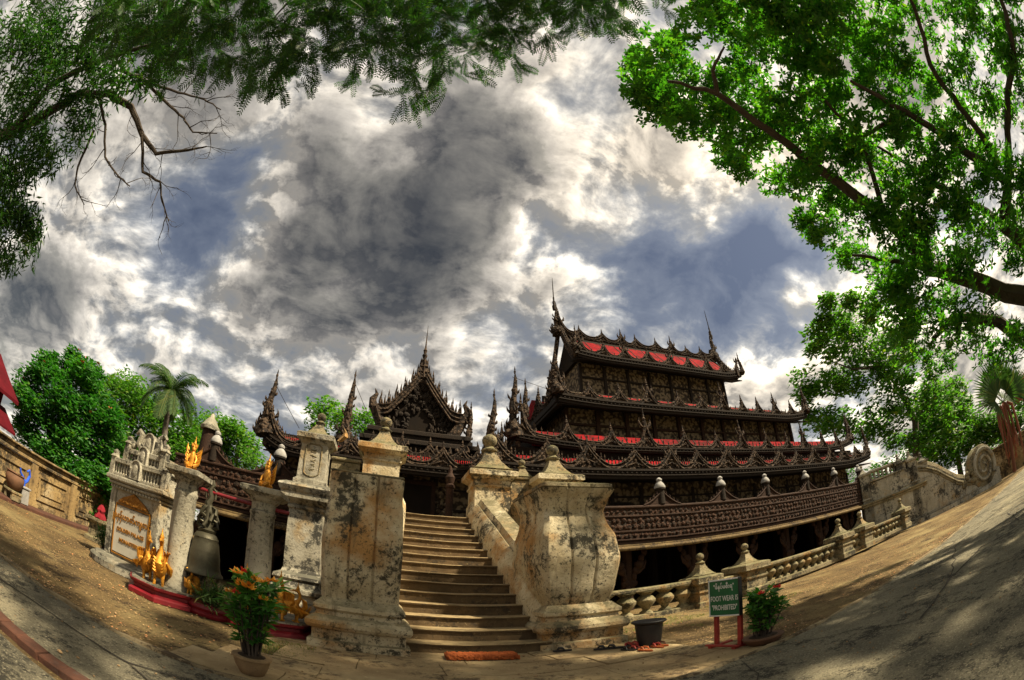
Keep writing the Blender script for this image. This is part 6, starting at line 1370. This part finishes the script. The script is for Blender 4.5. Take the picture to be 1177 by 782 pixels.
# --- left: flowering tree over the wall, lighter trees, palm
bgtree('flowering_tree', (-13.2, 13.2, 0), 'dense dark green tree dotted with orange blossom, overhanging the ochre wall', ([(-13.4, 13.4, 0), (-13.2, 13.2, 2.2), (-13.2, 13.4, 4)], [.3, .24, .14]), [[(-13.2, 13.2, 2.2), (-14.2, 12.9, 3.6), (-14.5, 12.8, 4.6)], [(-13.2, 13.2, 2.6), (-12.3, 13.8, 3.6), (-12, 14, 4.4)]], LA, 420, .27, .12, 'leaf_lush', .66, 14)
fl = [o for o in scene.objects if o.name.startswith('flowering_tree')][0]
mb = MB(); rnd = random.Random(41)
for k in range(46):
    c = rnd.choice(LA[:]); c = Vector(c) + Vector((.22, -.28, .10)) + Vector([rnd.uniform(-.3, .3) for _ in range(3)])
    if c.z < 3.6: continue
    for j in range(7):
        a = rnd.uniform(0, 6.28); d = Vector((math.cos(a), math.sin(a), rnd.uniform(0, .9))).normalized(); mb.leaf(c, d, d.orthogonal().normalized(), .11, .07, .2)
mb.build('blossom', M['sole_orange'], fl)
bgtree('round_tree', (-15.2, 20.6, 0), 'paler green tree between the flowering tree and the coconut palm', ([(-15.2, 20.6, 0), (-15.2, 20.6, 5)], [.3, .2]), [], LB, 300, .30, .14, 'leaf_mid', 1.0, 15)
bgtree('round_tree', (-11.5, 29.5, 0), 'light green open-crowned tree behind the dark corner post of the monastery', ([(-11.5, 29.5, 0), (-11.4, 29.4, 7)], [.35, .2]), [[(-11.4, 29.4, 6.5), (-12.4, 28.6, 8.2)], [(-11.4, 29.4, 6.5), (-10.3, 30, 8.4)]], LC, 230, .34, .2, 'leaf_mid', .95, 16)
bgtree('slender_tree', (-5.6, 35.5, 0), 'green treetop showing between the two left roof horns', ([(-5.6, 35.5, 0), (-5.6, 35.5, 12)], [.3, .15]), [], LD, 150, .42, .22, 'leaf_mid', 1.05, 17)
bgtree('slender_tree', (-1.9, 36, 0), 'small green treetop just left of the pointed entrance gable', ([(-1.9, 36, 0), (-1.9, 36, 12)], [.3, .15]), [], LE, 150, .42, .22, 'leaf_mid', 1.0, 18)
hedge = [(-13.2 + (i * 13 % 7) * .25, 15.5 + i * .55, 1.9 + (i * 5 % 4) * .45) for i in range(22)]
bgtree('bushy_tree', (-12.6, 20, 0), 'dark bushy growth filling the gap under the palm behind the wall', ([(-12.6, 20, 0), (-12.6, 20, 2)], [.15, .1]), [], hedge, 150, .22, .10, 'leaf_dark', .85, 19)
def palm(base, top, label, nf, L, seed, m='leaf_palm'):
    t = thing('coconut_palm', base, label, 'palm'); rnd = random.Random(seed)
    b = Vector(base); tp = Vector(top)
    mb = MB(); mb.tube([b, b.lerp(tp, .5) + Vector((.15, 0, 0)), tp], [.20, .16, .13], 10); mb.build('trunk', M['bark_light'], t, True)
    mb = MB()
    for k in range(nf):
        a = 2 * PI * k / nf + rnd.uniform(-.2, .2); e = rnd.uniform(.15, 1.35); d = Vector((math.cos(a) * math.cos(e), math.sin(a) * math.cos(e), math.sin(e))); q = tp.copy(); pts = [q.copy()]; n = 36; l0 = L * rnd.uniform(.8, 1.1)
        side = d.cross(Vector((0, 0, 1))).normalized()
        for j in range(n):
            d = (d + Vector((0, 0, -.055 - .03 * (1 - math.sin(e))))).normalized(); q = q + d * l0 / n; pts.append(q.copy())
            f = math.sin(PI * (j + 2) / (n + 3)) ** .6
            for s in (-1, 1):
                for z in (-.35, -.75):
                    ld = (side * s + d * .6 + Vector((0, 0, z + rnd.uniform(-.15, .15)))).normalized(); mb.leaf(q, ld, d, l0 * .25 * f, .04, .1)
        mb.tube(pts[::4], .02, 4)
    mb.build('crown', M[m], t); return t
palm((-9.9, 17.4, 0), (-10.35, 17.15, 6.9), 'coconut palm with a feathery crown rising above the sign shrine', 26, 2.1, 3)
palm((-15.8, 22.5, 0), (-15.9, 22.4, 7.3), 'smaller palm top half hidden among the trees beside the coconut palm', 16, 1.7, 5, 'leaf_mid')
# --- fan palm at the right edge, with rust-red hanging dead fronds
fp = thing('fan_palm', (29.9, 4.3, 0), 'fan palm with rust-red hanging dead fronds beside the spiral scroll', 'palm'); rnd = random.Random(9)
base = Vector((30.6, 4.0, 0)); tp = Vector((30.4, 3.7, 4.3))
mb = MB(); mb.tube([base, (30.7, 3.9, 2), tp], [.15, .12, .13], 10); mb.build('trunk', M['leaf_dead'], fp, True)
mb = MB()
def fan(mb, c, d, nrm, R, n=30, spread=2.5):
    sd = d.cross(nrm).normalized()
    for k in range(n):
        a = (k / (n - 1) - .5) * spread
        dd = (d * math.cos(a) + sd * math.sin(a) + nrm * .05 * (k % 2)).normalized(); mb.leaf(c, dd, sd * math.cos(a) - d * math.sin(a), R * rnd.uniform(.92, 1.05), R * .085, .15)
for (dx, dy, dz, R) in ((-.1, .1, 1, 2.3), (-.7, .3, .6, 2.0), (.6, -.5, .7, 2.1), (-.9, .4, .05, 1.7), (.2, -.9, .4, 1.9), (.5, .6, .8, 2.0), (-.5, -.4, .3, 1.8), (.9, -.2, .1, 1.8)):
    d = Vector((dx, dy, dz)).normalized(); c = tp + d * 1.1
    mb.tube([tp, c], .03, 5); nrm = (Vector((-.7, -.25, .3)) - d * Vector((-.7, -.25, .3)).dot(d)).normalized(); fan(mb, c - d * .3, d, nrm, R)
mb.build('crown', M['leaf_palm'], fp)
mb = MB()
for k in range(9):
    a = k * .75; c = tp + Vector((.3 * math.cos(a), .3 * math.sin(a), -.1)); L = rnd.uniform(1.6, 3.4)
    mb.tube([c, c + Vector((.35 * math.cos(a), .35 * math.sin(a), -.3)), c + Vector((.45 * math.cos(a), .45 * math.sin(a), -L * .6)), c + Vector((.40 * math.cos(a), .4 * math.sin(a), -L))], [.06, .09, .08, .03], 6)
    for j in range(12):
        q = c + Vector((.42 * math.cos(a), .42 * math.sin(a), -rnd.uniform(.6, 1) * L)); mb.leaf(q, Vector((rnd.uniform(-.3, .3), rnd.uniform(-.3, .3), -1)).normalized(), Vector((math.sin(a), -math.cos(a), 0)), .6, .10, .2)
mb.build('dead_fronds', M['leaf_dead'], fp)
mb = MB()
for (c, d) in (((32.2, 2.4, 4.2), (.1, -.2, 1)), ((32.4, 2.0, 4.0), (-.5, .2, .7)), ((32.6, 2.2, 3.6), (.5, -.5, .5))):
    d = Vector(d).normalized(); nrm = (Vector((-.7, -.1, .3)) - d * Vector((-.7, -.1, .3)).dot(d)).normalized(); fan(mb, Vector(c), d, nrm, 1.6)
t2 = thing('fan_palm', (32.4, 2.2, 0), 'yellowing fan palm at the extreme right edge beyond the taller one', 'palm')
mb.build('crown', M['leaf_dead'], t2)
mb = MB(); mb.tube([(32.4, 2.2, 0), (32.4, 2.2, 4.1)], [.16, .12], 8); mb.build('trunk', M['bark_light'], t2, True)
